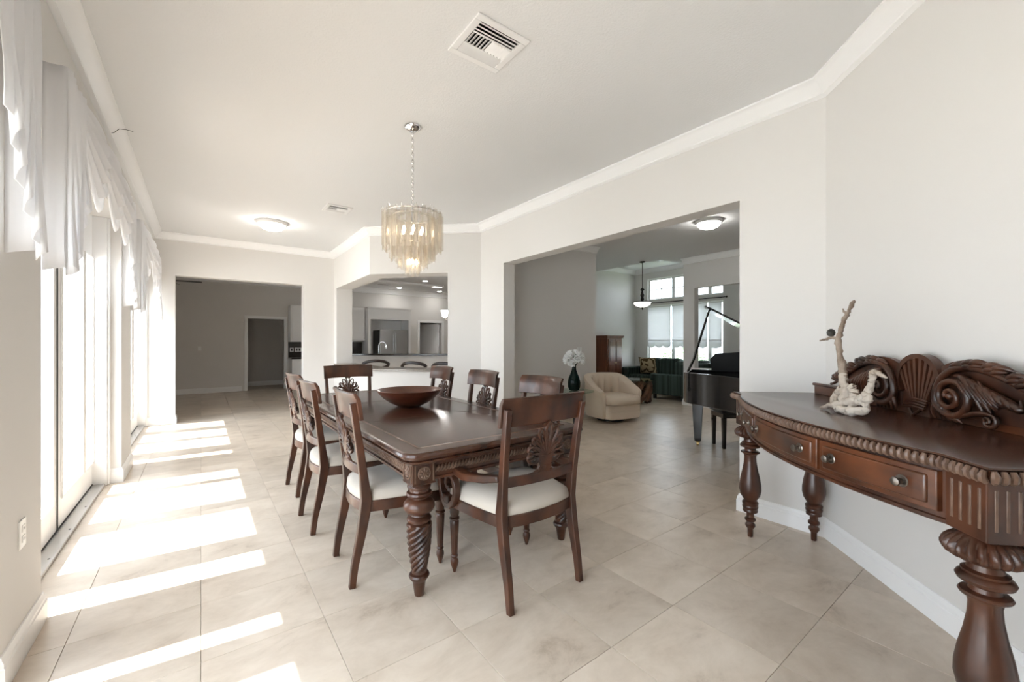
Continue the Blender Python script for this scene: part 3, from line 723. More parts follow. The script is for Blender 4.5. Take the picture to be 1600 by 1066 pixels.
    if arm:
        for s in (-1, 1):
            X = s * (fw + 0.006); xb = s * (rw + 0.012)
            mb = MB()
            path = [(xb, backy(0.66) + 0.015, 0.650), (xb + s * 0.025, -0.13, 0.628), (X + s * 0.014, -0.02, 0.622), (X + s * 0.014, 0.08, 0.632), (X + s * 0.01, 0.17, 0.648), (X, 0.225, 0.645)]
            mb.strip(path, [0.044, 0.05, 0.056, 0.056, 0.052, 0.044], [0.034, 0.040, 0.042, 0.040, 0.036, 0.032], (1, 0, 0))
            mb.build('arm', 'wood', parent, bevel=0.008)
            mb = MB(); pa = []
            # front scroll: comes over the front, down to the rail and curls back inside
            for yy, zz in ((0.19, 0.648), (0.232, 0.645), (0.265, 0.626), (0.284, 0.590), (0.287, 0.540), (0.275, 0.480), (0.250, 0.430), (0.215, 0.402), (0.170, 0.405), (0.130, 0.435), (0.108, 0.485), (0.112, 0.535), (0.140, 0.575), (0.180, 0.583), (0.208, 0.560), (0.212, 0.528), (0.192, 0.505), (0.170, 0.514)):
                pa.append((X, yy, zz))
            mb.strip(pa, [0.042] * 10 + [0.038] * 8, [0.032, 0.034, 0.034, 0.034, 0.034, 0.034, 0.034, 0.034, 0.033, 0.032, 0.031, 0.030, 0.029, 0.027, 0.025, 0.023, 0.022, 0.02], (1, 0, 0))
            mb.box((X - 0.02, 0.17, 0.39), (X + 0.02, 0.24, 0.462))
            mb.build('arm_scroll', 'wood', parent, bevel=0.004)
GC = 'carved dining chairs around the long table'
side0 = thing('dining_chair', '', 'chair', (0, 0, 0), 0, GC); chair_parts(side0, False)
arm0 = thing('dining_armchair', '', 'armchair', (0, 0, 0), 0, GC); chair_parts(arm0, True)
E0 = -PI / 2; W0 = PI / 2
side = [((0.962, 2.50), -PI / 2 - 0.045, 'carved side chair on the glass-door side, at the end nearest the outlet pier'),
        ((0.915, 3.32), -PI / 2 + 0.01, 'middle carved side chair on the glass-door side of the dining table'),
        ((0.955, 4.17), -PI / 2 + 0.04, 'carved side chair on the glass-door side of the table, at its kitchen end'),
        ((1.915, 2.53), PI / 2, 'carved side chair on the living-room side of the table, half behind the near armchair'),
        ((1.925, 3.40), PI / 2, 'middle carved side chair on the living-room side of the dining table'),
        ((1.935, 4.29), PI / 2, 'carved side chair on the living-room side, beside the wooden bowl end near the kitchen')]
for k, ((x, y), rz, lab) in enumerate(side):
    o = side0 if k == 0 else copy_tree(side0)
    o.location = (x, y, 0); o.rotation_euler = (0, 0, rz); o['label'] = lab
for k, ((x, y), rz, lab) in enumerate([((1.448, 1.915), 0.0, 'carved wooden armchair with scrolled arms at the open end of the table'),
                                       ((1.435, 4.93), PI, 'carved wooden armchair at the kitchen end of the dining table')]):
    o = arm0 if k == 0 else copy_tree(arm0)
    o.location = (x, y, 0); o.rotation_euler = (0, 0, rz); o['label'] = lab
arm0['label'] = 'carved armchair with scrolled arms, seen from its back, at the open end of the table'

# ------------------------------------------------------------------ console table along the angled wall (front = -y, wall at y=0)
CS = 0.868
cl = (C0[0] - 0.7071 * CS - 0.7071 * 0.022, C0[1] - 0.7071 * CS + 0.7071 * 0.022, 0)
K = thing('console_table', 'bow-front carved wooden console table with fluted corners and turned legs', 'console table', cl, math.radians(-135))
HZ, HL = 0.985, 0.912
def bow(x, d=0.0):
    e = 0.76
    if abs(x) >= e: return 0.565 + d
    return 0.565 + 0.155 * (math.cos(PI / 2 * abs(x) / e)) ** 0.9 + d
def front_line(d, xe, n=40):
    xs = [-xe + 2 * xe * i / n for i in range(n + 1)]
    return [(x, -bow(x, d)) for x in xs]
def console_outline(d):
    xe = HL + d
    return [(-xe, 0.0), (-xe, -0.45)] + [(-xe, -0.565 - d)] + front_line(d, 0.80) + [(xe, -0.565 - d)] + [(xe, -0.45), (xe, 0.0)]
ol0 = console_outline(0.0)
# gadrooned top edge is made of proud beads around the rim
slab(ol0, [(0.014, HZ - 0.046), (0.006, HZ - 0.040), (0.006, HZ - 0.010), (0.0, HZ - 0.006), (0.004, HZ - 0.001), (0.010, HZ)]).build('console_top', 'wood_top', K, angle=35)
gd = MB()
def along(pts, step):
    out = []; acc = step * .5
    for i in range(len(pts) - 1):
        a, b_ = Vector(pts[i]), Vector(pts[i + 1]); L = (b_ - a).length; d = (b_ - a).normalized()
        while acc <= L:
            out.append((a + d * acc, d)); acc += step
        acc -= L
    return out
for p, d in along(ol0, 0.0225):
    nrm = Vector((d.y, -d.x))
    q = p - nrm * 0.002
    M_ = Matrix(((d.x, nrm.x, 0, q.x), (d.y, nrm.y, 0, q.y), (0, 0, 1, 0), (0, 0, 0, 1)))
    gd.tube([(0.003, 0.0, HZ - 0.044), (0, 0.007, HZ - 0.036), (-0.001, 0.009, HZ - 0.024), (0, 0.004, HZ - 0.010)], [0.007, 0.0105, 0.0105, 0.006], 8, M_)
gd.build('gadroon_edge', 'wood_gold', K)
# carcase
AZ0 = 0.775
ola = console_outline(-0.035)
slab(ola, [(0.0, AZ0), (0.0, HZ - 0.046)]).build('carcase', 'wood', K, smooth=True, angle=25)
slab(console_outline(-0.028), [(0.004, AZ0 - 0.016), (0.0, AZ0 - 0.012), (0.0, AZ0 - 0.002), (0.008, AZ0 + 0.002)]).build('base_moulding', 'wood', K, angle=25)
# four bowed drawers
dx = [-0.745, -0.27, 0.315, 0.745]
for i in range(3):
    a, b_ = dx[i] + 0.008, dx[i + 1] - 0.008
    def dfront(d, z0, z1, x0, x1, n=18):
        xs = [x0 + (x1 - x0) * k / n for k in range(n + 1)]
        f = [(x, -bow(x, -0.035) - d) for x in xs]; k_ = [(x, -bow(x, -0.035) + 0.004) for x in xs[::-1]]
        return f + k_, z0, z1
    dw = MB().prism(*dfront(0.016, AZ0 + 0.018, HZ - 0.062, a, b_)).build('drawer', 'wood_reddish', K, smooth=True, angle=30, bevel=0.003)
    MB().prism(*dfront(0.024, AZ0 + 0.036, HZ - 0.080, a + 0.022, b_ - 0.022)).build('raised_panel', 'wood_reddish', dw, angle=30, bevel=0.006)
    for xx in (a + 0.07, b_ - 0.085):
        yk = -bow(xx, -0.035) - 0.024; sl_ = math.atan2(bow(xx + .01) - bow(xx - .01), 0.02)
        kb = MB().lathe([(0.019, 0), (0.021, 0.003), (0.018, 0.006), (0.010, 0.006), (0.006, 0.012), (0.006, 0.018), (0.012, 0.022), (0.0155, 0.028), (0.014, 0.033), (0.006, 0.036)], 20).build('knob', 'pewter', dw)
        kb.matrix_local = tr(xx, yk, (AZ0 + HZ) / 2 - 0.018) @ rot('Z', -sl_) @ rot('X', PI / 2)
# fluted corner blocks
for s in (-1, 1):
    cb = MB(); x0, x1 = (s * 0.757, s * 0.888)
    cb.box((min(x0, x1), -0.548, AZ0 - 0.012), (max(x0, x1), -0.42, HZ - 0.046))
    c = cb.build('corner_block', 'wood', K, smooth=False, bevel=0.003)
    fm = MB()
    for q in range(4):
        xx = s * (0.780 + 0.029 * q); fm.box((xx - 0.0045, -0.551, AZ0 + 0.022), (xx + 0.0045, -0.546, HZ - 0.07))
        yy = -0.525 + 0.029 * q; fm.box((s * 0.887 - 0.003, yy - 0.0045, AZ0 + 0.022), (s * 0.887 + 0.003, yy + 0.0045, HZ - 0.07))
    fm.build('flute', 'wood_gold', c, bevel=0.002)
# turned legs
def cleg():
    prof = [(0.012, 0), (0.016, 0.004), (0.018, 0.055), (0.022, 0.062), (0.031, 0.075), (0.031, 0.088), (0.022, 0.098), (0.021, 0.104), (0.033, 0.114), (0.034, 0.126), (0.024, 0.136), (0.023, 0.160), (0.026, 0.168),
            (0.044, 0.174), (0.046, 0.186), (0.043, 0.193), (0.047, 0.200), (0.049, 0.212), (0.046, 0.219), (0.049, 0.226), (0.050, 0.238), (0.044, 0.246), (0.036, 0.250), (0.044, 0.262), (0.060, 0.29), (0.067, 0.325), (0.066, 0.36), (0.058, 0.41), (0.046, 0.465), (0.038, 0.515), (0.036, 0.55), (0.040, 0.568),
            (0.055, 0.576), (0.058, 0.582), (0.054, 0.588), (0.036, 0.592), (0.034, 0.605), (0.040, 0.612), (0.060, 0.618), (0.064, 0.628), (0.060, 0.636), (0.050, 0.642), (0.052, 0.65), (0.040, 0.656), (0.038, 0.672), (0.050, 0.680),
            (0.074, 0.688), (0.086, 0.697), (0.092, 0.710), (0.092, 0.720), (0.086, 0.732), (0.076, 0.743), (0.062, 0.754), (0.05, AZ0 - 0.010)]
    def rf(r, z, a): return r * (0.90 + 0.15 * abs(math.cos(11 * a + z * 16))) if 0.682 <= z <= 0.750 else r
    return MB().lathe(prof, 132, rf=rf)
lm = None
for x, y in ((-0.81, -0.485), (0.81, -0.485), (-0.81, -0.085), (0.81, -0.085)):
    if lm is None: o = cleg().build('leg', 'wood', K); lm = o.data
    else:
        o = bpy.data.objects.new('leg', lm); COL.objects.link(o); o.parent = K
    o.location = (x, y, 0)
# carved back board
BY0, BY1 = -0.05, -0.024
def board_top(x):
    a = abs(x)
    if a > 0.52: return HZ + 0.06 + 0.018 * max(0, (0.62 - a) / 0.10)
    f = (0.52 - a) / 0.40
    return HZ + 0.078 + 0.115 * min(1, max(0, f)) ** 0.9
xs = [-0.87 + 1.74 * i / 60 for i in range(61)]
mb = MB(); prof = [(x, HZ) for x in xs] + [(x, board_top(x)) for x in xs[::-1]]
n = len(prof); mb.add([(x, BY0, z) for x, z in prof] + [(x, BY1, z) for x, z in prof], [tuple(range(n)), tuple(range(2 * n - 1, n - 1, -1))] + [(i, n + i, n + (i + 1) % n, (i + 1) % n) for i in range(n)])
bb = mb.build('back_board', 'wood_reddish', K, angle=30, bevel=0.002)
for s_ in (-1, 1): MB().tube([(x, BY0 - 0.002, board_top(x) + 0.004) for x in xs if s_ * x > 0.30], 0.011, 8).build('top_moulding', 'wood', bb)
# pierced fan shell in the middle: a disc built from ribs so the slots are open
sh = MB(); cz = HZ + 0.165; SR = 0.128
def shell_rim():
    m_ = MB(); o_ = arc(0, 0, SR, math.radians(-30), math.radians(210), 36); i_ = arc(0, 0, SR - 0.022, math.radians(-30), math.radians(210), 36)
    for k in range(36):
        q = [o_[k], o_[k + 1], i_[k + 1], i_[k]]
        m_.add([(x, -0.072, cz + z) for x, z in q] + [(x, -0.03, cz + z) for x, z in q], [(0, 1, 2, 3), (7, 6, 5, 4), (0, 4, 5, 1), (1, 5, 6, 2), (2, 6, 7, 3), (3, 7, 4, 0)])
    return m_
sh = shell_rim()
bx0, bz0 = 0.0, -0.16
for k in range(8):                                   # ribs between seven slots
    a = math.radians(-63 + 18 * k)
    top = Vector((math.sin(a) * (SR - 0.01), math.cos(a) * (SR - 0.01))) if abs(a) < 1.2 else None
    top = Vector((math.sin(a) * (SR - 0.012), math.cos(a) * (SR - 0.012)))
    bot = Vector((math.sin(a) * 0.040, -0.115))
    d = (top - bot).normalized(); nn = Vector((d.y, -d.x))
    q = [bot - nn * 0.004, bot + nn * 0.004, top + nn * 0.0085, top - nn * 0.0085]
    sh.add([(p.x, -0.068, cz + p.y) for p in q] + [(p.x, -0.034, cz + p.y) for p in q], [(0, 1, 2, 3), (7, 6, 5, 4), (0, 4, 5, 1), (1, 5, 6, 2), (2, 6, 7, 3), (3, 7, 4, 0)])
sh.add([(x, -0.066, cz + z) for x, z in ((-0.07, -0.165), (0.07, -0.165), (0.062, -0.098), (-0.062, -0.098))] + [(x, -0.03, cz + z) for x, z in ((-0.07, -0.165), (0.07, -0.165), (0.062, -0.098), (-0.062, -0.098))], [(0, 1, 2, 3), (7, 6, 5, 4), (0, 4, 5, 1), (1, 5, 6, 2), (2, 6, 7, 3), (3, 7, 4, 0)])
for q in range(4):
    sh.tube([(x, -0.07 - 0.004 * q, cz - 0.10 - 0.012 * q + 0.012 * math.cos(x * 22)) for x in (-0.06, -0.03, 0, 0.03, 0.06)], 0.006, 6)
sh.tube([(-0.035, -0.075, cz - 0.135), (0, -0.085, cz - 0.165), (0.035, -0.075, cz - 0.135)], 0.007, 6)
sh.build('fan_shell', 'wood', bb, angle=30)
# acanthus scrolls on both sides
def bez(p, n):
    out = []
    for i in range(n + 1):
        t_ = i / n; q = [Vector(x) for x in p]
        while len(q) > 1: q = [q[j].lerp(q[j + 1], t_) for j in range(len(q) - 1)]
        out.append(q[0])
    return out
for s in (-1, 1):
    ac = MB(); Y = BY0 - 0.014
    def V(x, z, dy=0): return (s * x, Y - dy, HZ + z)
    def leafs(p, r, n=12, seg=8, flat=0.75):
        pp = bez(p, n); rr = [max(0.002, r * math.sin(PI * min(1, 0.12 + 0.80 * i / n)) ** 0.8) for i in range(n + 1)]
        ac.tube([V(v.x, v.y, v.z) for v in pp], rr, seg)
    # main stem: from the board's end up over the volute and down into the spiral
    st = bez([(0.66, 0.085, 0.0), (0.55, 0.10, 0.004), (0.42, 0.25, 0.008), (0.24, 0.305, 0.012), (0.125, 0.24, 0.016), (0.120, 0.10, 0.018)], 22)
    pts = [V(v.x, v.y, v.z) for v in st]; rad = [0.008 + 0.007 * min(1, i / 14) for i in range(23)]
    e = st[-1]; cx_, cz_ = 0.205, 0.115
    r0 = math.hypot(e.x - cx_, e.y - cz_); a0 = math.atan2(e.y - cz_, e.x - cx_)
    for i in range(1, 40):
        f = i / 39; a = a0 + f * 4.6 * PI * 0.9; r = r0 * (1 - f) ** 0.85 + 0.006
        pts.append(V(cx_ + r * math.cos(a), cz_ + r * math.sin(a), 0.018 + 0.022 * f)); rad.append(0.016 - 0.008 * f)
    ac.tube(pts, rad, 9)
    ac.lathe([(0.016, 0), (0.014, 0.008), (0.006, 0.013)], 14, M=tr(*V(cx_, cz_, 0.03)) @ rot('X', PI / 2))
    # inner claws at the foot of the volute
    for q in range(6):
        u = q / 5; leafs([(0.135 + 0.012 * q, 0.10 - 0.012 * q, 0.016), (0.105 + 0.022 * q, 0.055 - 0.004 * q, 0.026), (0.112 + 0.026 * q, 0.006, 0.012)], 0.0105)
    # lower tendril with a small curl
    td = [(0.20, 0.035, 0.02), (0.27, 0.03, 0.02), (0.33, 0.085, 0.02), (0.385, 0.055, 0.02)]
    leafs(td, 0.011, 14)
    pc = [];
    for i in range(20):
        f = i / 19; a = 0.9 - f * 3.0 * PI; r = 0.024 * (1 - f) + 0.004; pc.append(V(0.366 + r * math.cos(a), 0.035 + r * math.sin(a), 0.02 + 0.012 * f))
    ac.tube(pc, [0.009 - 0.004 * i / 19 for i in range(20)], 7)
    # leaves sweeping outward under the stem
    for q in range(7):
        u = q / 6
        leafs([(0.21 + 0.035 * q, 0.205 - 0.012 * q, 0.012), (0.29 + 0.030 * q, 0.215 - 0.018 * q, 0.032), (0.30 + 0.034 * q, 0.13 - 0.010 * q, 0.022), (0.335 + 0.022 * q, 0.055 + 0.013 * q, 0.010)], 0.0155, 12)
        leafs([(0.20 + 0.02 * q, 0.19, 0.02), (0.26 + 0.02 * q, 0.185 - 0.01 * q, 0.036), (0.275 + 0.022 * q, 0.12 - 0.004 * q, 0.03)], 0.0095, 8)
    # flame-like leaves along the top of the stem
    for q in range(10):
        u = q / 9; b0 = st[int(3 + 13 * (1 - u))]
        ln = 0.075 - 0.02 * u
        leafs([(b0.x - 0.02, b0.y + 0.006, 0.006), (b0.x + 0.01, b0.y + 0.030, 0.016), (b0.x + 0.045, b0.y + 0.030, 0.012), (b0.x + ln, b0.y + 0.012, 0.0)], 0.0135, 9)
        leafs([(b0.x - 0.01, b0.y - 0.004, 0.010), (b0.x + 0.015, b0.y + 0.012, 0.024), (b0.x + 0.055, b0.y + 0.008, 0.012)], 0.011, 8)
    ac.build('acanthus_scroll', 'wood', bb, angle=70)
    # pierced backing that joins leaves
    bk = bez([(0.60, 0.10, 0), (0.44, 0.27, 0), (0.24, 0.31, 0), (0.12, 0.24, 0)], 16); po = [(v.x, v.y) for v in bk] + [(0.11, 0.03), (0.60, 0.03)]
    n = len(po); mb = MB(); mb.add([(s * x, -0.058, HZ + z) for x, z in po] + [(s * x, -0.03, HZ + z) for x, z in po], [tuple(range(n)), tuple(range(2 * n - 1, n - 1, -1))] + [(i, n + i, n + (i + 1) % n, (i + 1) % n) for i in range(n)])
    mb.build('scroll_ground', 'wood', bb, smooth=False, bevel=0.002)

# ------------------------------------------------------------------ driftwood sculpture on the console
dw_loc = Matrix.Translation(cl) @ rot('Z', math.radians(-135))
D = thing('driftwood_sculpture', 'pale driftwood sculpture with an upright twig standing on the console table', 'sculpture', tuple(dw_loc @ Vector((-0.012, -0.37, HZ + 0.0))), math.radians(-135))
rnd = random.Random(4)
def knotty(path, rad, seg=10, sub=6, jit=0.22, bump_=0.24):
    P_ = []; R_ = []
    V_ = [Vector(p) for p in path]; n_ = len(V_)
    for i in range(n_ - 1):
        p0, p1, p2, p3 = V_[max(0, i - 1)], V_[i], V_[i + 1], V_[min(n_ - 1, i + 2)]
        for k in range(sub):
            t_ = k / sub
            q = 0.5 * ((2 * p1) + (p2 - p0) * t_ + (2 * p0 - 5 * p1 + 4 * p2 - p3) * t_ * t_ + (3 * p1 - p0 - 3 * p2 + p3) * t_ ** 3)
            r = rad[i] + (rad[i + 1] - rad[i]) * t_; R_.append(r * (1 + rnd.uniform(-bump_, bump_))); P_.append(q + Vector([rnd.uniform(-1, 1) * r * jit for _ in range(3)]))
    P_.append(V_[-1]); R_.append(rad[-1])
    return P_, R_
def dpart(name, m, specs):
    mb = MB()
    for path, rad in specs: mb.tube(*knotty(path, rad), seg=10)
    return mb.build(name, m, D, angle=70)
dpart('upright_twig', 'driftbark', [([(-0.015, 0, 0.10), (-0.02, 0, 0.20), (-0.045, 0, 0.29), (-0.05, 0, 0.37), (-0.03, 0.005, 0.44), (0.0, 0.01, 0.49), (0.032, 0.01, 0.535), (0.048, 0.01, 0.545)], [0.017, 0.016, 0.015, 0.013, 0.012, 0.010, 0.008, 0.005]),
                                  ([(0.0, 0.008, 0.49), (-0.012, 0, 0.50), (-0.02, 0, 0.515)], [0.006, 0.005, 0.003]),
                                  ([(-0.048, 0, 0.365), (-0.085, -0.008, 0.372), (-0.125, -0.015, 0.365), (-0.165, -0.025, 0.357)], [0.009, 0.007, 0.006, 0.004])])
dpart('pale_stem', 'driftwood', [([(-0.006, 0, 0.05), (-0.008, 0, 0.12), (-0.022, 0, 0.20)], [0.026, 0.022, 0.013])])
dpart('root_tangle', 'driftwood', [([(-0.115, -0.05, 0.008), (-0.05, -0.03, 0.030), (0.02, -0.01, 0.055), (0.09, 0.0, 0.075), (0.13, 0.01, 0.06)], [0.004, 0.016, 0.020, 0.018, 0.012]),
                                  ([(-0.05, 0.0, 0.10), (-0.062, -0.01, 0.06), (-0.045, -0.02, 0.03), (0.0, -0.03, 0.020), (0.06, -0.03, 0.020), (0.13, -0.02, 0.030), (0.16, 0.0, 0.05)], [0.018, 0.020, 0.016, 0.018, 0.021, 0.022, 0.014]),
                                  ([(-0.05, 0.0, 0.10), (-0.02, 0, 0.115), (0.0, 0.01, 0.09)], [0.018, 0.015, 0.012]),
                                  ([(0.05, 0.0, 0.05), (0.06, 0, 0.09), (0.048, 0, 0.125), (0.062, -0.004, 0.138)], [0.018, 0.017, 0.019, 0.014]),
                                  ([(0.09, 0, 0.07), (0.13, 0.0, 0.10), (0.16, 0.0, 0.10), (0.15, -0.01, 0.06)], [0.02, 0.018, 0.016, 0.016]),
                                  ([(0.10, 0.01, 0.09), (0.145, 0.01, 0.13), (0.165, 0.01, 0.175), (0.168, 0.01, 0.205), (0.20, 0.0, 0.218), (0.25, -0.01, 0.205), (0.298, -0.02, 0.198)], [0.015, 0.015, 0.013, 0.011, 0.011, 0.008, 0.003])])
o = MB().lathe([(0.0, -0.021), (0.012, -0.018), (0.018, -0.008), (0.019, 0.003), (0.014, 0.014), (0.005, 0.019), (0.0, 0.02)], 14, (-0.096, -0.01, 0.398), cap0=False, cap1=False).build('seed_pod', 'dark_pod', D)

# ------------------------------------------------------------------ chandelier
CH = thing('chandelier', 'tiered chandelier of hanging pale glass prisms over the dining table', 'chandelier', (1.406, 3.237, CZ))
MB().lathe([(0.012, -0.045), (0.03, -0.040), (0.060, -0.018), (0.068, -0.004), (0.068, 0.0)], 28).build('ceiling_canopy', 'chrome', CH)
mb = MB(); z = -0.045; k = 0
while z > -0.70:
    a = (k % 2) * PI / 2; pts = []
    for i in range(13):
        t_ = 2 * PI * i / 12; u, w = 0.010 * math.cos(t_), 0.019 * math.sin(t_); pts.append((u * math.cos(a), u * math.sin(a), z - 0.015 + w))
    mb.tube(pts, 0.0034, 6); z -= 0.029; k += 1
mb.build('chain', 'chrome', CH)['kind'] = 'stuff'
mb = MB()
for r, z in ((0.225, -0.735), (0.165, -0.755), (0.105, -0.93), (0.05, -1.02)):
    pts = [(r * math.cos(2 * PI * i / 36), r * math.sin(2 * PI * i / 36), z) for i in range(37)]; mb.tube(pts, 0.005, 6)
for q in range(6):
    a = q * PI / 3; mb.tube([(0, 0, -0.70), (0.225 * math.cos(a), 0.225 * math.sin(a), -0.735)], 0.004, 6); mb.tube([(0.165 * math.cos(a), 0.165 * math.sin(a), -0.755), (0.105 * math.cos(a), 0.105 * math.sin(a), -0.93), (0.05 * math.cos(a), 0.05 * math.sin(a), -1.02)], 0.003, 5)
mb.tube([(0, 0, -0.69), (0, 0, -1.05)], 0.012, 8)
mb.build('frame', 'chrome', CH)
rnd = random.Random(9)
for r, n, zt, zb, w in ((0.232, 26, -0.725, -1.045, 0.021), (0.172, 19, -0.745, -1.13, 0.021), (0.112, 12, -0.915, -1.185, 0.019), (0.055, 7, -1.01, -1.245, 0.018)):
    # three-lobed hollow rod, cut at a slant below
    pr = MB(); rs = []
    for kk, zz in enumerate((0, zb - zt + 0.03, zb - zt)):
        ring = []
        for i in range(9):
            a = 2 * PI * i / 9; rr = w * (1.0 if i % 3 == 0 else 0.62)
            zo = zz + (0.030 * (math.cos(a) * .5 + .5) if kk == 2 else 0)
            ring.append((rr * math.cos(a), rr * math.sin(a), zo))
        rs.append(ring)
    pr.rings(rs, False, False)
    me = pr.mesh('glass_prism', True, 30); me.materials.append(MATS['tube_glass'])
    hk = MB().tube([(0, 0, -0.004), (0.004, 0, 0.012), (0.012, 0, 0.02), (0.02, 0, 0.014), (0.022, 0, 0.004)], 0.0022, 5).mesh('hook'); hk.materials.append(MATS['chrome'])
    for i in range(n):
        a = 2 * PI * (i + 0.3) / n
        o = bpy.data.objects.new('glass_prism', me); COL.objects.link(o); o.parent = CH
        o.location = (r * math.cos(a), r * math.sin(a), zt + rnd.uniform(-0.008, 0.008)); o.rotation_euler = (0, 0, a + (PI if i % 2 else 0))
        if r > 0.2:
            h = bpy.data.objects.new('hook', hk); COL.objects.link(h); h.parent = o
for i in range(6):
    a = i * PI / 3 + 0.2; bl = MB().lathe([(0.004, -0.03), (0.010, -0.022), (0.012, -0.008), (0.008, 0.01), (0.003, 0.022)], 12, (0.085 * math.cos(a), 0.085 * math.sin(a), -0.86)).build('bulb', 'bulb', CH)
for i in range(3):
    a = i * 2 * PI / 3; MB().lathe([(0.004, -0.025), (0.010, -0.018), (0.010, -0.004), (0.003, 0.018)], 12, (0.03 * math.cos(a), 0.03 * math.sin(a), -1.12)).build('bulb', 'bulb', CH)

# ------------------------------------------------------------------ ceiling fittings
def duct_boot(ax, ay, h=0.5):
    m_ = MB(); w_ = 0.012
    for a_ in ((-ax, -ay, -ax + w_, ay), (ax - w_, -ay, ax, ay), (-ax + w_, -ay, ax - w_, -ay + w_), (-ax + w_, ay - w_, ax - w_, ay)): m_.box((a_[0], a_[1], 0), (a_[2], a_[3], h))
    return m_.box((-ax, -ay, h), (ax, ay, h + w_))
def vent(loc, wx, wy, label, rz=0, tilt=0.5, bw=0.0125):
    t = thing('ceiling_vent', label, 'vent', (loc[0], loc[1], CZ), rz)
    f = MB(); hx_, hy_ = wx / 2, wy / 2; b_ = 0.042
    for a in ((-hx_, -hy_, hx_, -hy_ + b_), (-hx_, hy_ - b_, hx_, hy_), (-hx_, -hy_ + b_, -hx_ + b_, hy_ - b_), (hx_ - b_, -hy_ + b_, hx_, hy_ - b_)): f.box((a[0], a[1], -0.012), (a[2], a[3], 0))
    f.build('frame', 'vent_white', t, smooth=False, bevel=0.004)
    duct_boot(hx_ - b_, hy_ - b_).build('duct', 'duct_liner', t, smooth=False)
    ix, iy = hx_ - b_, hy_ - b_; y1, y2 = -iy + 0.30 * 2 * iy, -iy + 0.68 * 2 * iy
    def bar(x0, y0, x1, y1_, M_=None, name='slat'): MB().box((x0, y0, -0.010), (x1, y1_, -0.004), M_).build(name, 'vent_white', t, smooth=False)
    for yy in (y1, y2): bar(-ix, yy - 0.004, ix, yy + 0.004)
    for q in range(3):                                    # long blades at both sides
        for (c0_, sg) in ((-iy, 1), (y2 + 0.006, -1)):
            yc = c0_ + (q + .6) * (y1 + iy) / 3.1
            MB().box((-ix, -bw, -0.001), (ix, bw, 0.001), tr(0, yc, -0.008) @ rot('X', sg * tilt)).build('slat', 'vent_white', t, smooth=False)
    for q in range(12):                                   # short cross blades, two ways
        xc = -ix + (q + .5) * 2 * ix / 12
        MB().box((-0.010, y1 + 0.004, -0.001), (0.010, y2 - 0.004, 0.001), tr(xc, 0, -0.008) @ rot('Y', -0.55 if q < 6 else 0.55)).build('slat', 'vent_white', t, smooth=False)
    return t
vent((1.385, 2.075), 0.36, 0.36, 'large square white air vent in the ceiling near the camera end of the table', PI)
vent((1.46, 5.83), 0.32, 0.32, 'small white air vent in the ceiling between chandelier and dome light', PI, 0.27, 0.005)
bpy.data.objects['ceiling_vent']['label'] = 'large square white louvred air vent in the ceiling above the armchair'
def dome(loc, r, label, m='lamp_glass'):
    t = thing('ceiling_light', label, 'ceiling light', (loc[0], loc[1], CZ))
    MB().lathe([(r * 1.0, 0), (r * 1.02, -0.012), (r * 0.98, -0.03), (r * 0.84, -0.045), (r * 0.80, -0.035), (r * .8, 0)], 40).build('rim', 'vent_white', t)
    MB().lathe([(r * 0.83, -0.040), (r * 0.80, -0.065), (r * 0.66, -0.095), (r * 0.42, -0.115), (r * 0.12, -0.124), (0.012, -0.124)], 40, cap0=False).build('glass_dome', m, t)
    MB().lathe([(0.014, -0.122), (0.012, -0.13), (0.006, -0.14), (0.002, -0.142)], 14).build('finial', 'vent_white', t)
dome((0.85, 7.07), 0.205, 'round white flush dome light on the ceiling near the far wall')
dome((5.97, 3.11), 0.19, 'round white flush dome light on the living room ceiling above the piano')

# ------------------------------------------------------------------ wall plates
def plate(loc, nrm, n, label):
    t = thing('light_switch', label, 'light switch', loc, math.atan2(nrm[1], nrm[0]))
    w = 0.07 + 0.046 * (n - 1)
    MB().cbox((0.003, 0, 0), (0.006, w, 0.115)).build('cover_plate', 'plate_white', t, bevel=0.002)
    for q in range(n):
        MB().cbox((0.008, -0.023 * (n - 1) + 0.046 * q, 0), (0.006, 0.03, 0.065)).build('rocker', 'plate_white', t, bevel=0.002)
plate((0.0 - 0.03, YK, 1.18), (0, -1), 1, 'single white light switch on the family room far wall')
plate((5.55, 5.31, 1.20), (0, -1), 2, 'double white light switch on the living room wall behind the vase')

# ------------------------------------------------------------------ granite ledge of the pass-through
t = MB(); rA = [(2.085, 8.6), (2.49, 8.6), (PBo[0] + 0.05, PBo[1] + 0.03), (PB[0] - 0.05, PB[1] - 0.03)]
rB = [(PB[0] - 0.05, PB[1] - 0.03), (PBo[0] + 0.05, PBo[1] + 0.03), (jBo[0] + oB.x * .05, jBo[1] + oB.y * .05), (jB[0] - oB.x * .05, jB[1] - oB.y * .05)]
pl = [rA[0], rA[1], rA[2], rB[2], rB[3], rA[3]]
tag(MB().prism(pl, ZL, ZL + 0.035).build('granite_ledge', 'granite', smooth=False, bevel=0.004), 'brown granite ledge capping the pass-through half wall to the kitchen', 'ledge')

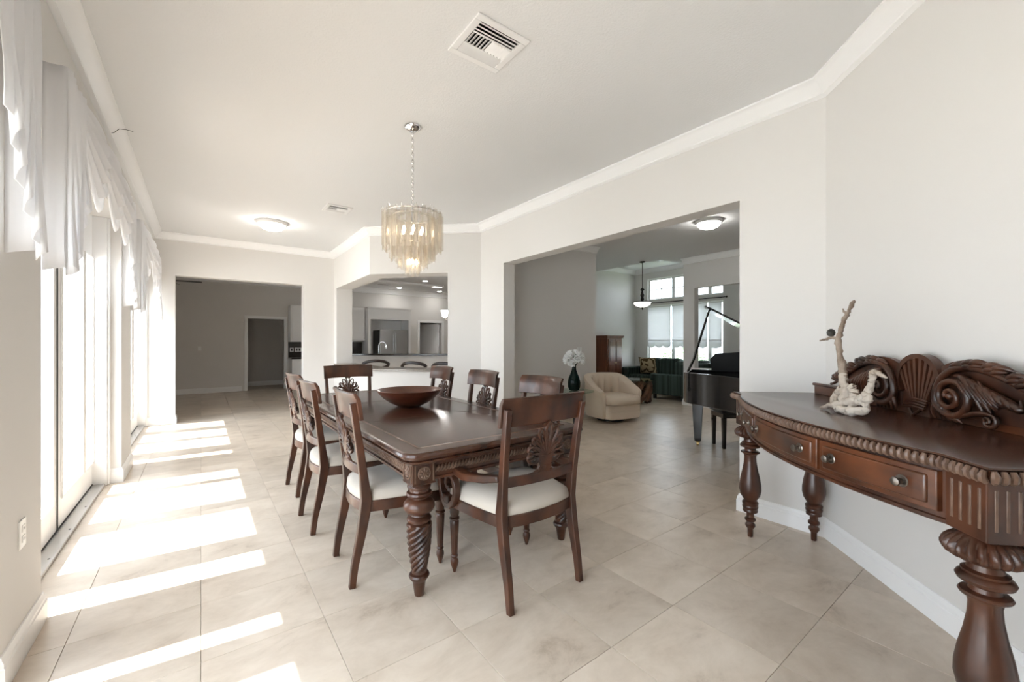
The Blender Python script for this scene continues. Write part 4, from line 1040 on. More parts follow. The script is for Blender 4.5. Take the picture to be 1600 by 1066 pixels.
# ------------------------------------------------------------------ kitchen: island bar, stools
bd = Vector((4.715 - 3.49, 8.80 - 9.72)).normalized(); bo = Vector((-bd.y, bd.x)); b0 = Vector((3.49, 9.72)) - bd * 1.3
def bar_poly(s0, s1, n0, n1): return [tuple(b0 + bd * s + bo * n_) for s, n_ in ((s0, n0), (s1, n0), (s1, n1), (s0, n1))]
IS = thing('kitchen_island', 'white kitchen island wall behind the bar stools with raised black granite top', 'kitchen island', (0, 0, 0))
MB().prism(bar_poly(0.0, 4.0, 0.04, 0.18), 0, 1.03).build('bar_wall', 'wall_paint', IS, smooth=False)
MB().prism(bar_poly(-0.05, 4.05, -0.03, 0.30), 1.03, 1.07).build('bar_top', 'granite_dark', IS, smooth=False, bevel=0.005)
MB().prism(bar_poly(0.0, 4.0, 0.18, 0.80), 0, 0.88).build('cabinet_base', 'trim_white', IS, smooth=False)
MB().prism(bar_poly(0.0, 4.0, 0.18, 0.84), 0.88, 0.92).build('worktop', 'granite_dark', IS, smooth=False)
fp = b0 + bd * 0.95 + bo * 0.72
FA = thing('kitchen_faucet', 'chrome gooseneck kitchen faucet standing on the island behind the bar', 'faucet', (fp.x, fp.y, 0.92), math.atan2(bd.y, bd.x))
MB().lathe([(0.03, 0), (0.03, 0.02), (0.02, 0.03)], 16).build('base', 'chrome', FA)
MB().tube([(0, 0, 0.02), (0, 0, 0.33), (0.02, 0, 0.40), (0.08, 0, 0.44), (0.15, 0, 0.42), (0.18, 0, 0.36), (0.19, 0, 0.27)], [0.016, 0.016, 0.016, 0.016, 0.016, 0.018, 0.02], 10).build('spout', 'chrome', FA)
MB().tube([(0, -0.02, 0.06), (0, -0.08, 0.10)], 0.008, 8).build('lever', 'chrome', FA)
ST = thing('bar_stool', '', 'bar stool', (0, 0, 0), 0, 'dark bar stools at the kitchen island')
MB().lathe([(0.21, 0), (0.21, 0.012), (0.05, 0.022)], 28).build('base', 'chrome', ST)
MB().tube([(0, 0, 0.02), (0, 0, 0.60)], 0.022, 12).build('post', 'chrome', ST)
MB().lathe([(0.19, 0.58), (0.205, 0.60), (0.205, 0.63), (0.18, 0.655), (0.05, 0.66)], 28).build('seat', 'black_leather', ST)
pts = []
for i in range(33):
    a = 2 * PI * i / 32; u = 0.24 * math.cos(a); zz = 0.905 + 0.075 * math.sin(a)
    pts.append((u, -0.235 + 1.3 * u * u - 0.0, zz))
MB().tube(pts, 0.030, 8).build('back_ring', 'stool_wood', ST)
for s in (-1, 1):
    MB().tube([(s * 0.12, -0.14, 0.62), (s * 0.13, -0.215, 0.70), (s * 0.13, -0.212, 0.845)], 0.010, 8).build('back_support', 'chrome', ST)
MB().tube([(0.15 * math.cos(2 * PI * i / 20), 0.15 * math.sin(2 * PI * i / 20), 0.26) for i in range(21)], 0.008, 6).build('foot_ring', 'chrome', ST)
def at_px(px, t_):
    k_ = (px - 800) / 645.0; return ((F2[0] + R2[0] * k_) * t_, (F2[1] + R2[1] * k_) * t_)
ba = math.atan2(bd.y, bd.x)
for k, (px, t_, rr, lab) in enumerate(((587, 8.3, 0.34, 'bar stool with oval ring back in front of the kitchen faucet'), (654, 7.55, -0.30, 'middle bar stool with oval ring back before the refrigerator side of the bar'), (702, 7.30, -0.35, 'bar stool with oval ring back beside the right jamb of the pass-through'))):
    o = ST if k == 0 else copy_tree(ST); x, y = at_px(px, t_); o.location = (x, y, 0); o.rotation_euler = (0, 0, ba + rr); o['label'] = lab

# kitchen cabinets along the far wall
def cabinet(name, label, x0, x1, z0, z1, dep, doors, group=None, handles=True):
    t = thing(name, label, 'cabinet', ((x0 + x1) / 2, YK - dep / 2 - 0.002, 0), 0, group); w = (x1 - x0) / 2 - 0.002; d = dep / 2
    MB().box((-w, -d, z0), (w, d, z1)).build('body', 'trim_white', t, smooth=False, bevel=0.003)
    n_ = doors
    for q in range(n_):
        a, b_ = -w + 0.008 + q * (2 * w - .004) / n_, -w - 0.004 + (q + 1) * (2 * w - .004) / n_
        dr = MB(); dr.box((a, -d - 0.018, z0 + 0.01), (b_, -d, z1 - 0.01)); dr.box((a + 0.055, -d - 0.024, z0 + 0.07), (b_ - 0.055, -d - 0.018, z1 - 0.07))
        dro = dr.build('door', 'trim_white', t, smooth=False, bevel=0.003)
        if handles: MB().lathe([(0.004, 0), (0.004, 0.012), (0.012, 0.018), (0.008, 0.026)], 12, M=tr(b_ - 0.03 if q % 2 == 0 else a + 0.03, -d - 0.018, z0 + 0.08 if z0 > 1 else z1 - 0.08) @ rot('X', PI / 2)).build('knob', 'pewter', dro)
    return t
cabinet('wall_cabinet', 'white upper kitchen cabinet beside the family room doorway', 2.04, 2.62, 1.36, 2.42, 0.34, 1)
cabinet('wall_cabinet', 'white upper kitchen cabinet in the middle of the run', 2.62, 3.42, 1.36, 2.42, 0.34, 2)
cabinet('wall_cabinet', 'white upper kitchen cabinet next to the refrigerator surround', 3.42, 4.16, 1.40, 2.45, 0.34, 1)
cabinet('base_cabinet', 'white base kitchen cabinet beside the family room doorway', 2.04, 2.62, 0.0, 0.87, 0.60, 1)
cabinet('base_cabinet', 'white base kitchen cabinet in the middle of the run', 2.62, 3.42, 0.0, 0.87, 0.60, 2)
cabinet('base_cabinet', 'white base kitchen cabinet next to the refrigerator surround', 3.42, 4.16, 0.0, 0.87, 0.60, 1)
tag(MB().box((2.03, YK - 0.64, 0.872), (4.16, YK - 0.004, 0.905)).build('worktop', 'granite_dark', smooth=False, bevel=0.003), 'black granite worktop over the white base cabinets along the kitchen wall', 'worktop')
struct(MB().box((2.04, YK - 0.008, 0.907), (4.16, YK, 1.36)).build('backsplash', 'granite_dark', smooth=False))
for x, n_ in ((2.13, 1), (2.30, 2)):
    t = thing('wall_outlet', 'pale %s outlet plate on the black kitchen backsplash' % ('single' if n_ == 1 else 'double'), 'outlet', (x, YK - 0.008, 1.13), -PI / 2)
    MB().cbox((0.003, 0, 0), (0.006, 0.08 * n_ + 0.02, 0.12)).build('cover_plate', 'plate_white', t, bevel=0.002)
    for q in range(n_): MB().cbox((0.007, (q - (n_ - 1) / 2) * 0.08, 0), (0.004, 0.045, 0.075)).build('receptacle', 'black', t)
# refrigerator in its surround
t = thing('refrigerator_surround', 'white tall panel surround enclosing the refrigerator', 'cabinet', (4.865, YK, 0))
sx0, sx1 = -0.70, 0.70; yf = -0.62
MB().box((sx0, yf, 0), (sx0 + 0.08, -0.005, 2.07)).build('side_panel', 'trim_white', t, smooth=False, bevel=0.003); MB().box((sx1 - 0.08, yf, 0), (sx1, -0.005, 2.07)).build('side_panel', 'trim_white', t, smooth=False, bevel=0.003)
MB().box((sx0, yf, 2.07), (sx1, -0.005, 2.40)).box((sx0 - 0.02, yf - 0.02, 2.40), (sx1 + 0.02, -0.005, 2.45)).build('header', 'trim_white', t, smooth=False, bevel=0.003)
MB().box((sx0 + .08, -0.03, 0), (sx1 - .08, -0.01, 2.07)).build('back_panel', 'trim_white', t, smooth=False)
t = thing('refrigerator', 'stainless steel french door refrigerator with two upright handles', 'refrigerator', (4.965, YK - 0.36, 0))
MB().box((-0.46, -0.29, 0.03), (0.46, 0.30, 1.74)).build('body', 'black', t, smooth=False)
for s in (-1, 1):
    d_ = MB().box((min(0.003 * s, 0.457 * s), -0.35, 0.62), (max(0.003 * s, 0.457 * s), -0.295, 1.755)).build('door', 'steel', t, bevel=0.012)
    MB().tube([(s * 0.04, -0.35, 0.75), (s * 0.04, -0.395, 0.78), (s * 0.04, -0.405, 1.2), (s * 0.04, -0.395, 1.62), (s * 0.04, -0.35, 1.65)], 0.013, 8).build('handle', 'chrome', d_)
d_ = MB().box((-0.457, -0.35, 0.06), (0.457, -0.295, 0.61)).build('freezer_drawer', 'steel', t, bevel=0.012)
MB().tube([(-0.36, -0.35, 0.54), (-0.34, -0.40, 0.54), (0.34, -0.40, 0.54), (0.36, -0.35, 0.54)], 0.013, 8).build('handle', 'chrome', d_)
t = thing('wall_phone', 'small white phone on the dark side beside the refrigerator', 'phone', (4.36, YK - 0.04, 1.55)); MB().cbox((0, -0.02, 0), (0.06, 0.03, 0.16)).build('handset', 'plate_white', t, bevel=0.006); MB().cbox((0, -0.04, 0.02), (0.03, 0.01, 0.05)).build('keypad', 'black', t)
# grey door standing open inside the pantry, low dark chest beyond it
t = thing('pantry_door', 'plain door standing ajar inside the dark pantry doorway', 'door', (7.02, YK + 0.16, 0), math.radians(125))
MB().box((0, -0.02, 0.01), (0.84, 0.02, 2.02)).build('panel', 'trim_white', t, smooth=False, bevel=0.003)
MB().tube([(0.77, -0.02, 1.0), (0.77, -0.07, 1.0), (0.70, -0.075, 1.0)], 0.01, 8).build('handle', 'chrome', t)
t = thing('pantry_chest', 'low black chest in the dark pantry', 'chest', (6.1, 15.0, 0))
MB().box((-0.5, -0.25, 0.05), (0.5, 0.25, 1.02)).build('body', 'black', t, smooth=False, bevel=0.01); MB().box((-0.52, -0.27, 1.02), (0.52, 0.27, 1.06)).build('lid', 'iron', t, smooth=False, bevel=0.004)
# recessed cans, white strip with a glowing end, vent in the kitchen ceiling
for (x, y, lab) in ((5.18, 13.0, 'recessed can light in the kitchen ceiling above the refrigerator'), (6.66, 13.05, 'recessed can light in the kitchen ceiling above the pantry doorway'), (5.2, 11.1, 'recessed can light in the kitchen ceiling before the long white strip')):
    t = thing('recessed_light', lab, 'recessed light', (x, y, CZ), 0, 'recessed kitchen ceiling lights')
    MB().lathe([(0.065, 0), (0.095, 0), (0.095, -0.006), (0.07, -0.009), (0.065, -0.004)], 24, cap0=False, cap1=False).build('trim_ring', 'vent_white', t); MB().lathe([(0.068, -0.001), (0.068, -0.004)], 24).build('lens', 'can_light', t)
t = thing('ceiling_strip', 'long white strip set in the kitchen ceiling, bright at one end', 'ceiling light', (5.05, 11.75, CZ))
MB().box((-1.25, -0.12, -0.05), (1.05, 0.12, -0.001)).build('strip_body', 'vent_white', t, smooth=False, bevel=0.006); MB().box((0.72, -0.09, -0.056), (1.0, 0.09, -0.05)).build('glow_patch', 'strip_glow', t, smooth=False)  # plain white strip, with an emitting patch added at its bright end
t = thing('ceiling_vent', 'dark slotted air vent in the kitchen ceiling', 'vent', (4.49, 12.55, CZ)); f = MB()
for a_ in ((-0.2, -0.12, 0.2, -0.10), (-0.2, 0.10, 0.2, 0.12), (-0.2, -0.10, -0.18, 0.10), (0.18, -0.10, 0.2, 0.10)): f.box((a_[0], a_[1], -0.01), (a_[2], a_[3], 0))
f.build('frame', 'vent_white', t, smooth=False)
for q in range(4): MB().box((-0.18, -0.008, -0.001), (0.18, 0.008, 0.001), tr(0, -0.075 + 0.05 * q, -0.005) @ rot('X', 0.3)).build('slat', 'vent_white', t, smooth=False)
duct_boot(0.18, 0.10).build('duct', 'duct_liner', t, smooth=False)
# breakfast chandelier: one glass shade shows past the jamb
x, y = at_px(709, 9.6)
BC = thing('kitchen_chandelier', 'small chandelier with white glass shades beyond the pass-through jamb', 'chandelier', (x, y, CZ), -YAW)
MB().lathe([(0.06, 0), (0.06, -0.015), (0.01, -0.03)], 18).build('ceiling_canopy', 'pewter', BC); MB().tube([(0, 0, -0.02), (0, 0, -1.28)], 0.009, 8).build('rod', 'pewter', BC)
for q in range(3):
    a = PI + q * 2 * PI / 3; ca, sa = math.cos(a), math.sin(a)
    ar = MB().tube([(0, 0, -1.25), (0.07 * ca, 0.07 * sa, -1.30), (0.16 * ca, 0.16 * sa, -1.29), (0.21 * ca, 0.21 * sa, -1.20)], 0.010, 8).build('arm', 'pewter', BC)
    MB().lathe([(0.03, -1.20), (0.055, -1.19), (0.065, -1.13), (0.085, -1.05), (0.08, -1.05), (0.055, -1.13), (0.03, -1.18)], 22, (0.21 * ca, 0.21 * sa, 0), cap0=False, cap1=False).build('glass_shade', 'lamp_glass', ar)
# family room ceiling fan
FN = thing('ceiling_fan', 'black ceiling fan in the family room with one blade showing under the header', 'ceiling fan', (-0.66, 11.6, CZ))
MB().lathe([(0.07, 0), (0.07, -0.03), (0.02, -0.05)], 20).build('ceiling_canopy', 'black', FN); MB().tube([(0, 0, -0.03), (0, 0, -0.37)], 0.014, 8).build('rod', 'black', FN)
MB().lathe([(0.06, -0.35), (0.12, -0.38), (0.13, -0.44), (0.10, -0.49), (0.05, -0.51)], 28).build('motor', 'black', FN)
for q in range(5):
    a = -0.02 + q * 2 * PI / 5; M_ = rot('Z', a)
    bl = MB().prism([(0.20, -0.05), (0.60, -0.07), (0.68, -0.05), (0.68, 0.05), (0.60, 0.07), (0.20, 0.05)], -0.445, -0.437, M_ @ tr(0, 0, -0.441) @ rot('X', 0.28) @ tr(0, 0, 0.441)).build('blade', 'black', FN, bevel=0.002)
    MB().box((0.10, -0.02, -0.451), (0.25, 0.02, -0.445), M_).build('blade_iron', 'iron', bl, smooth=False)

# ------------------------------------------------------------------ living room: swivel armchair
x, y = 5.72, 4.72
AC = thing('swivel_armchair', 'cream upholstered barrel swivel armchair', 'armchair', (x, y, 0), math.radians(-13))
# local front = -y
path_ = [(0.385, -0.30), (0.392, -0.20), (0.395, -0.10), (0.395, 0.0)] + [(0.395 * math.cos(a), 0.03 + 0.375 * math.sin(a)) for a in [PI * q / 20 for q in range(1, 20)]] + [(-0.395, 0.0), (-0.395, -0.10), (-0.392, -0.20), (-0.385, -0.30)]
mb = MB(); rs = []; n_ = len(path_)
for i, (x_, y_) in enumerate(path_):
    f = i / (n_ - 1); bk = math.sin(PI * f); sm = max(0.0, min(1.0, (y_ + 0.30) / 0.60)); h = 0.555 + 0.235 * (sm * sm * (3 - 2 * sm))
    nx, ny = (x_ / 0.395, 0) if y_ <= 0.03 else (math.cos(math.atan2(y_ - .03, x_)), math.sin(math.atan2(y_ - .03, x_)))
    nx = max(-1, min(1, nx)); e_ = 0.03 if i in (0, n_ - 1) else 0.0
    prof = [(0.02 - e_, 0.07), (0.035 - e_, 0.10), (0.04 - e_, h - 0.14), (0.065 - e_, h - 0.09), (0.062 - e_, h - 0.03), (0.01, h), (-0.05 + e_, h - 0.02), (-0.085 + e_, h - 0.07), (-0.09 + e_, h - 0.15), (-0.09 + e_, 0.10)]
    rs.append([(x_ + nx * o_, y_ + ny * o_, z - (e_ * .8 if z > .3 else 0)) for o_, z in prof])
mb.rings(rs).build('barrel_back', 'cream_fabric', AC, angle=60, bevel=0.008)
for k in range(5):                                         # channel-tufted inner back panels
    a = math.radians(30 + 30 * k); rr = 0.285
    pn = MB(); ri_ = []
    for j in range(9):
        z = 0.40 + 0.36 * j / 8 * (0.82 + 0.18 * math.sin(a)); w = 0.075; bl = 0.055 * math.sin(PI * min(1, 0.15 + 0.8 * j / 8)) ** .6
        ring = []
        for q in range(10):
            t_ = 2 * PI * q / 10; lx_, ly_ = w * math.cos(t_), bl * math.sin(t_)
            ring.append(((rr + ly_ * -1) * math.cos(a) - lx_ * math.sin(a), 0.06 + (rr - ly_) * math.sin(a) + lx_ * math.cos(a), z))
        ri_.append(ring)
    pn.rings(ri_).build('back_channel', 'cream_fabric', AC, angle=70)
def puff(hx_, hy_, z0, z1, r=0.09):
    rs_ = []
    for o_, z in ((0.03, z0), (0.0, z0 + 0.02), (-0.004, (z0 + z1) / 2), (0.0, z1 - 0.025), (0.03, z1 - 0.006), (0.09, z1)):
        rs_.append([(x_, y_, z) for x_, y_ in rrect(hx_ - o_, hy_ - o_, r, 4)])
    return MB().rings(rs_)
o = puff(0.315, 0.33, 0.30, 0.45, 0.12).build('seat_cushion', 'cream_fabric', AC, angle=60); o.location = (0, -0.12, 0)
o = MB().rings([[(x_, y_, z) for x_, y_ in rrect(0.33 - q, 0.30 - q, 0.07, 4)] for q, z in ((0.02, 0.06), (0, 0.08), (0.0, 0.185), (0.008, 0.19), (0.0, 0.195), (0, 0.295), (0.02, 0.30))]).build('skirt', 'cream_fabric', AC, angle=30); o.location = (0, -0.10, 0)
MB().lathe([(0.24, 0), (0.24, 0.03), (0.10, 0.06)], 28).build('swivel_base', 'black', AC)

# side table and vase
x, y = at_px(897, 6.35)
t = thing('side_table', 'small round glass side table beside the cream armchair', 'side table', (x, y, 0))
MB().lathe([(0.30, 0.585), (0.303, 0.590), (0.303, 0.594), (0.30, 0.599)], 40).build('glass_top', 'table_glass', t)
MB().tube([(0, 0, 0.02), (0, 0, 0.585)], 0.018, 12).build('pedestal', 'black', t); MB().lathe([(0.13, 0), (0.13, 0.012), (0.03, 0.025)], 28).build('base', 'black', t)
VZ = 0.599
v = thing('flower_vase', 'dark green glass vase with white flowers on the side table', 'vase', (x, y, VZ))
MB().lathe([(0.05, 0), (0.075, 0.01), (0.095, 0.06), (0.098, 0.12), (0.085, 0.19), (0.055, 0.26), (0.034, 0.32), (0.03, 0.38), (0.036, 0.405), (0.032, 0.405), (0.026, 0.38), (0.03, 0.32), (0.05, 0.26)], 36, cap1=False).build('vase_body', 'vase_glass', v)
rnd = random.Random(3)
pet = MB()
def petal_fn(u, w_): 
    return ((u - .5) * 0.055 * math.sin(PI * (0.15 + 0.8 * w_)), 0.012 * math.sin(PI * u) - 0.012 * w_ * w_, 0.06 * w_)
pm = MB().grid(petal_fn, 4, 4)
for q in range(13):
    th_ = math.acos(1 - 1.45 * (q + .5) / 13); ph_ = q * 2.39996
    nv = Vector((math.sin(th_) * math.cos(ph_), math.sin(th_) * math.sin(ph_), math.cos(th_))); cx_, cy_, cz_ = nv.x * 0.115, nv.y * 0.115, 0.475 + nv.z * 0.10
    st = MB().tube([(0, 0, 0.30), (cx_ * .4, cy_ * .4, 0.42), (cx_, cy_, cz_ - 0.01)], 0.003, 5).build('stem', 'leaf', v)
    fb = MB()
    for ring_, (n_, tl) in enumerate(((7, 1.15), (6, 0.75), (4, 0.3))):
        for p in range(n_):
            fb.add(pm.v, pm.f, tr(cx_, cy_, cz_) @ nv.to_track_quat('Z', 'Y').to_matrix().to_4x4() @ rot('Z', 2 * PI * p / n_ + ring_ * .5 + q) @ rot('X', -tl) @ Matrix.Scale(1.25 - .12 * ring_, 4))
    fb.build('blossom', 'petal', st, solid=0.001, angle=80)['kind'] = 'stuff'

# coffee table on a tangled root base
x, y = at_px(997, 9.3)
t = thing('coffee_table', 'coffee table with tangled root wood base and glass top before the green sofa', 'coffee table', (x, y, 0), 0.5)
MB().rings([[(a, b_, z) for a, b_ in rrect(0.40, 0.34, 0.08, 4)] for z in (0.50, 0.512)]).build('glass_top', 'table_glass', t)
rnd = random.Random(12)
for q in range(16):
    a = q * 2 * PI / 16 + rnd.uniform(-.2, .2); b_ = a + rnd.uniform(0.8, 2.2)
    p0 = (0.30 * math.cos(a), 0.24 * math.sin(a), 0.02); p1 = (0.34 * math.cos((a + b_) / 2) * .9, 0.30 * math.sin((a + b_) / 2) * .9, 0.25); p2 = (0.28 * math.cos(b_), 0.25 * math.sin(b_), 0.48)
    P_, R_ = knotty([p0, p1, p2], [0.045, 0.05, 0.04], sub=6); MB().tube(P_, R_, 8).build('root', 'root_wood', t, angle=70)

# green sectional sofa in the corner by the window
SF = thing('sectional_sofa', 'dark green striped sectional sofa under the window', 'sofa', (0, 0, 0))
def cush(lo, hi, name, m='green_stripe', r=0.04, seg=3):
    return MB().box(lo, hi).build(name, m, SF, bevel=r, bseg=seg)
cush((9.45, 5.20, 0.12), (10.36, 7.30, 0.34), 'base_frame', r=0.02); cush((8.66, 5.08, 0.12), (9.45, 5.92, 0.34), 'base_frame', r=0.02)
cush((10.10, 5.20, 0.34), (10.36, 7.30, 0.84), 'back_frame'); cush((8.66, 5.05, 0.34), (10.1, 5.22, 0.84), 'back_frame')
cush((8.60, 5.06, 0.12), (8.74, 5.92, 0.60), 'arm', r=0.03); cush((9.42, 7.18, 0.12), (10.36, 7.40, 0.66), 'arm', r=0.03)
for y0, y1 in ((5.94, 6.55), (6.56, 7.17)):
    cush((9.42, y0, 0.34), (10.10, y1, 0.47), 'seat_cushion'); cush((9.92, y0, 0.45), (10.16, y1, 0.92), 'back_cushion', r=0.07)
cush((8.75, 5.22, 0.34), (9.42, 5.93, 0.47), 'seat_cushion'); cush((9.42, 5.22, 0.34), (10.1, 5.93, 0.47), 'seat_cushion')
cush((8.80, 5.20, 0.45), (9.45, 5.42, 0.90), 'back_cushion', r=0.07); cush((9.46, 5.20, 0.45), (10.1, 5.42, 0.90), 'back_cushion', r=0.07)
for px, py in ((8.72, 5.86), (8.72, 5.14), (9.5, 7.3), (10.28, 7.3), (10.28, 5.3)): MB().box((px - .03, py - .03, 0), (px + .03, py + .03, 0.13)).build('foot', 'black', SF, smooth=False)
mb = MB(); M_ = tr(9.76, 6.78, 0.715) @ rot('Z', 0.25) @ rot('Y', -0.30)
def pil(sg): return lambda u, w_: (sg * 0.075 * (max(0, math.sin(PI * u)) * max(0, math.sin(PI * w_))) ** .45, (u - .5) * 0.48 * (1 - 0.08 * math.sin(PI * w_)), (w_ - .5) * 0.48 * (1 - 0.08 * math.sin(PI * u)))
mb.grid(pil(1), 14, 14); mb.grid(pil(-1), 14, 14)
o = mb.build('throw_pillow', 'leaf_print', angle=80); o.matrix_world = M_
tag(o, 'tan and brown leaf-print throw pillow leaning on the green sofa', 'pillow')

# armoire against the sitting room wall
x0 = 8.55; x1 = 9.16
t = thing('armoire', 'reddish brown panelled wooden armoire against the sitting room wall', 'armoire', ((x0 + x1) / 2, YS - 0.27, 0)); w = (x1 - x0) / 2
MB().box((-w, -0.22, 0.06), (w, 0.25, 1.46)).build('body', 'cherry', t, smooth=False, bevel=0.004)
MB().box((-w - 0.03, -0.25, 1.46), (w + 0.03, 0.26, 1.50)).box((-w - 0.045, -0.265, 1.50), (w + 0.045, 0.26, 1.53)).build('cornice', 'cherry', t, smooth=False, bevel=0.006)
MB().box((-w - 0.015, -0.235, 0), (w + 0.015, 0.25, 0.10)).build('plinth', 'cherry', t, smooth=False, bevel=0.004)
for s in (-1, 1):
    a, b_ = (-w + 0.03, -0.004) if s < 0 else (0.004, w - 0.03)
    d_ = MB().box((a, -0.24, 0.13), (b_, -0.22, 1.43)).build('door', 'cherry', t, smooth=False, bevel=0.003)
    for z0, z1 in ((0.19, 0.76), (0.84, 1.38)):
        MB().box((a + 0.05, -0.250, z0), (b_ - 0.05, -0.240, z1)).build('panel', 'cherry', d_, smooth=False, bevel=0.008)
    MB().lathe([(0.004, 0), (0.004, 0.012), (0.013, 0.018), (0.008, 0.026)], 12, M=tr(s * 0.03, -0.24, 0.80) @ rot('X', PI / 2)).build('knob', 'brass', d_)

# pendant lamp
PL = thing('pendant_lamp', 'bowl pendant lamp with dark metal stem and white glass in the sitting room', 'pendant lamp', (7.80, 5.56, CZ))
MB().lathe([(0.06, 0), (0.06, -0.02), (0.01, -0.035)], 20).build('ceiling_canopy', 'iron', PL)
MB().tube([(0, 0, -0.02), (0, 0, -0.60)], 0.007, 6).build('chain', 'iron', PL)
MB().lathe([(0.01, -0.58), (0.03, -0.60), (0.05, -0.625), (0.02, -0.65), (0.03, -0.70), (0.045, -0.74), (0.025, -0.80), (0.04, -0.83), (0.02, -0.88)], 18).build('stem', 'iron', PL)
MB().lathe([(0.02, -0.87), (0.18, -0.885), (0.205, -0.89), (0.205, -0.905), (0.185, -0.91)], 36).build('rim', 'iron', PL)
MB().lathe([(0.185, -0.906), (0.17, -0.945), (0.12, -0.985), (0.05, -1.005), (0.02, -1.008)], 36, cap0=False).build('glass_bowl', 'lamp_glass_dim', PL)
MB().lathe([(0.02, -1.005), (0.022, -1.02), (0.012, -1.04), (0.015, -1.055), (0.004, -1.07)], 14).build('finial', 'iron', PL)

# sitting room windows
wn = 0
for (ya, yb) in WIN:
    for z0, z1, bars in ((0.62, 2.40, 1), (2.56, 3.18, 1)):
        wn += 1; w_ = sthing('window_%d' % wn, (XW + 0.09, 0, 0)); f = MB(); b_ = 0.045
        y0, y1 = yb, ya
        f.box((-0.03, y0, z0), (0.03, y0 + b_, z1)); f.box((-0.03, y1 - b_, z0), (0.03, y1, z1)); f.box((-0.03, y0 + b_, z0), (0.03, y1 - b_, z0 + b_)); f.box((-0.03, y0 + b_, z1 - b_), (0.03, y1 - b_, z1))
        f.build('window_frame', 'trim_white', w_, smooth=False, bevel=0.003)
        zz = z0 + (z1 - z0) * (0.40 if z0 < 1 else 0.5); m_ = MB().box((-0.02, y0 + b_, zz - 0.012), (0.02, y1 - b_, zz + 0.012))
        if y1 - y0 > 0.5: m_.box((-0.015, (y0 + y1) / 2 - 0.01, z0 + b_), (0.015, (y0 + y1) / 2 + 0.01, z1 - b_))
        m_.build('muntin', 'trim_white', w_, smooth=False)
        MB().box((-0.004, y0 + b_, z0 + b_), (0.004, y1 - b_, z1 - b_)).build('pane', 'pane_glass', w_, smooth=False)
for k, (ya, yb) in enumerate(WIN):
    t = thing('roller_shade', ('scalloped grey roller shade over the window sash beside the armoire wall', 'scalloped grey roller shade on the window sash behind the sofa back', 'narrow scalloped grey roller shade on the window sash seen past the piano')[k], 'roller shade', (XW - 0.03, 0, 0), 0, 'roller shades on the sitting room window')
    y0, y1 = yb + 0.02, ya - 0.02; n_ = max(1, round((y1 - y0) / 0.26))
    MB().grid(lambda u, w2: (0.0, y0 + (y1 - y0) * u, 2.36 + (1.24 - (0.05 * abs(math.sin(PI * n_ * u))) - 2.36) * w2), 24, 4).build('shade_cloth', 'roller_cloth', t, solid=0.003)
    MB().tube([(0.01, y0, 2.37), (0.01, y1, 2.37)], 0.022, 12).build('roller', 'trim_white', t)
    MB().box((-0.008, y0, 1.39), (0.004, y1, 1.41)).build('hem_bar', 'trim_white', t, smooth=False)
t = thing('curtain_rod', 'dark curtain rod with finials above the sitting room window', 'curtain rod', (XW - 0.09, 0, 2.47))
MB().tube([(0, 4.95, 0), (0, 7.32, 0)], 0.014, 10).build('rod', 'iron', t)
for yy in (4.93, 7.34): MB().lathe([(0.012, -0.02), (0.03, 0), (0.012, 0.025)], 14, M=tr(0, yy, 0) @ rot('X', PI / 2)).build('finial', 'iron', t)
for yy in (5.1, 6.0, 7.15): MB().box((0, yy - 0.01, -0.012), (0.09, yy + 0.01, 0.012)).build('bracket', 'iron', t, smooth=False)
# shrubs outside the window
rnd = random.Random(21)
for (sx_, sy_, r, lab) in ((13.2, 6.2, 0.8, 'round green shrub outside the window seen past the piano lid'), (14.0, 8.2, 1.0, 'leafy green shrub outside the window behind the sofa')):
    t = thing('garden_shrub', lab, 'shrub', (sx_, sy_, -0.3)); MB().tube([(0, 0, 0), (0.02, 0, 0.6)], [0.05, 0.03], 8).build('stem', 'root_wood', t)
    f = MB()
    for q in range(900):
        v_ = Vector((rnd.gauss(0, 1), rnd.gauss(0, 1), rnd.gauss(0, 1))).normalized() * r * rnd.uniform(0.7, 1.0); v_.z = v_.z * .75 + 0.75
        a = Vector((rnd.gauss(0, 1), rnd.gauss(0, 1), rnd.gauss(0, 1))).normalized() * 0.06; b2_ = a.orthogonal().normalized() * 0.03
        f.add([v_ - a, v_ + b2_, v_ + a, v_ - b2_], [(0, 1, 2, 3)])
    f.build('foliage', 'leaf', t, smooth=False)['kind'] = 'stuff'

# ------------------------------------------------------------------ grand piano and bench
PN = thing('grand_piano', 'glossy black grand piano with its lid propped open', 'piano', (5.38, 3.09, 0), math.radians(-64.8))
# local: +x to the bass side, -y to the tail; keyboard at y=0
body = [(0, 0)] + [(0, -0.55)] + [tuple(v_) [:2] for v_ in bez([(0.0, -0.62, 0), (0.02, -0.95, 0), (0.42, -0.95, 0), (0.55, -1.25, 0), (0.62, -1.60, 0), (0.88, -1.66, 0)], 16)] + [(1.10, -1.64), (1.30, -1.50), (1.42, -1.30), (1.45, -1.0), (1.45, 0)]
body = body[::-1] if sum((body[i][0] * body[(i + 1) % len(body)][1] - body[(i + 1) % len(body)][0] * body[i][1]) for i in range(len(body))) < 0 else body
n = len(body); inner = inset(body, 0.05)
mb = MB(); vs_ = [(x, y, z) for z in (0.60,) for x, y in body] + [(x, y, 0.97) for x, y in body] + [(x, y, 0.97) for x, y in inner] + [(x, y, 0.86) for x, y in inner]
fs_ = [tuple(range(n - 1, -1, -1))] + [(k * n + i, k * n + (i + 1) % n, (k + 1) * n + (i + 1) % n, (k + 1) * n + i) for k in range(3) for i in range(n)] + [tuple(3 * n + i for i in range(n))]
mb.add(vs_, fs_).build('case', 'black_gloss', PN, angle=30, bevel=0.006)
MB().prism(inset(body, 0.055), 0.861, 0.872).build('soundboard', 'black', PN, smooth=False)
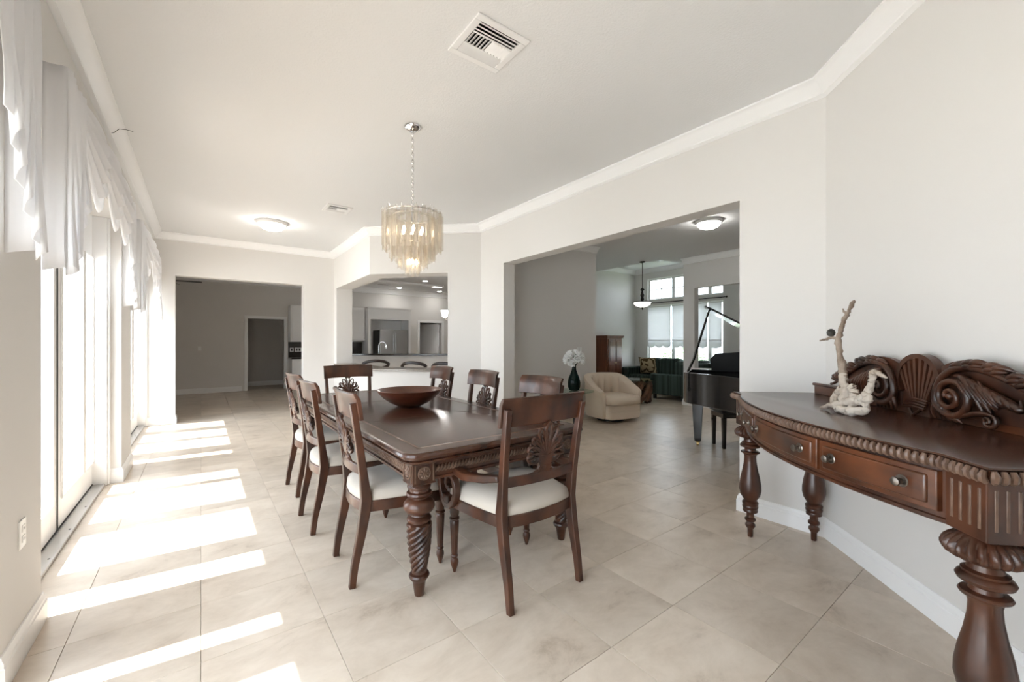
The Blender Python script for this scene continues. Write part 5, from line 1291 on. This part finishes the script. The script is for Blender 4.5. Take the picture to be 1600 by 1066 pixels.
MB().box((0.08, 0.0, 0.62), (1.37, 0.20, 0.70)).build('key_bed', 'black_gloss', PN, smooth=False, bevel=0.006)
for s_ in (0.0, 1.37): MB().box((s_, 0, 0.62), (s_ + 0.08, 0.22, 0.86)).build('key_cheek', 'black_gloss', PN, smooth=False, bevel=0.01)
MB().box((0.09, 0.04, 0.70), (1.36, 0.18, 0.722)).build('keys', 'plate_white', PN, smooth=False)
md = [(0.30, 0.97), (1.15, 0.97), (1.17, 1.12), (1.10, 1.20), (0.95, 1.205), (0.72, 1.225), (0.50, 1.205), (0.35, 1.20), (0.28, 1.12)]
n = len(md); MB().add([(x, -0.30 - 0.25 * (z - .97), z) for x, z in md] + [(x, -0.28 - 0.25 * (z - .97), z) for x, z in md], [tuple(range(n)), tuple(range(2 * n - 1, n - 1, -1))] + [(i, n + i, n + (i + 1) % n, (i + 1) % n) for i in range(n)]).build('music_desk', 'black', PN, smooth=False, bevel=0.004)
# lid hinged on the bass side (x=1.45)
lid_pts = [(x - 1.45, y) for x, y in inset(body, -0.012)]
lid = MB().prism(lid_pts, 0, 0.022).build('lid', 'black_gloss', PN, smooth=False, bevel=0.004); lid.matrix_local = tr(1.45, 0, 0.975) @ rot('Y', math.radians(33))
LT = (1.45 - 1.40 * math.cos(math.radians(33)), -0.45, 0.975 + 1.40 * math.sin(math.radians(33)))
MB().tube([(0.03, -0.45, 0.96), (0.10, -0.45, 1.12), LT], [0.014, 0.016, 0.012], 8).build('lid_prop', 'black_gloss', PN)
for x, y in ((0.14, -0.32), (1.31, -0.32), (0.98, -1.42)):
    lg = MB(); lg.rings([[(x + sx * w_, y + sy * w_, z) for sx, sy in ((-1, -1), (1, -1), (1, 1), (-1, 1))] for w_, z in ((0.036, 0.06), (0.042, 0.09), (0.065, 0.54), (0.075, 0.55), (0.075, 0.602))])
    lo_ = lg.build('leg', 'black_gloss', PN, smooth=False, bevel=0.006); MB().lathe([(0.028, 0.045), (0.03, 0.062)], 14, (x, y, 0)).tube([(x - 0.014, y, 0.026), (x + 0.014, y, 0.026)], 0.026, 14).build('caster', 'brass', lo_)
t = thing('piano_bench', 'black padded piano bench beside the piano leg', 'bench', (5.59, 2.44, 0), math.radians(-37))
puff(0.38, 0.17, 0.44, 0.495, 0.03).build('seat', 'black_leather', t, angle=60)
MB().box((-0.36, -0.155, 0.385), (0.36, 0.155, 0.44)).build('seat_frame', 'black_gloss', t, smooth=False, bevel=0.003)
for sx in (-1, 1):
    for sy in (-1, 1): MB().rings([[(sx * 0.335 + a * w_, sy * 0.13 + b_ * w_, z) for a, b_ in ((-1, -1), (1, -1), (1, 1), (-1, 1))] for w_, z in ((0.018, 0), (0.024, 0.385))]).build('leg', 'black_gloss', t, smooth=False, bevel=0.003)
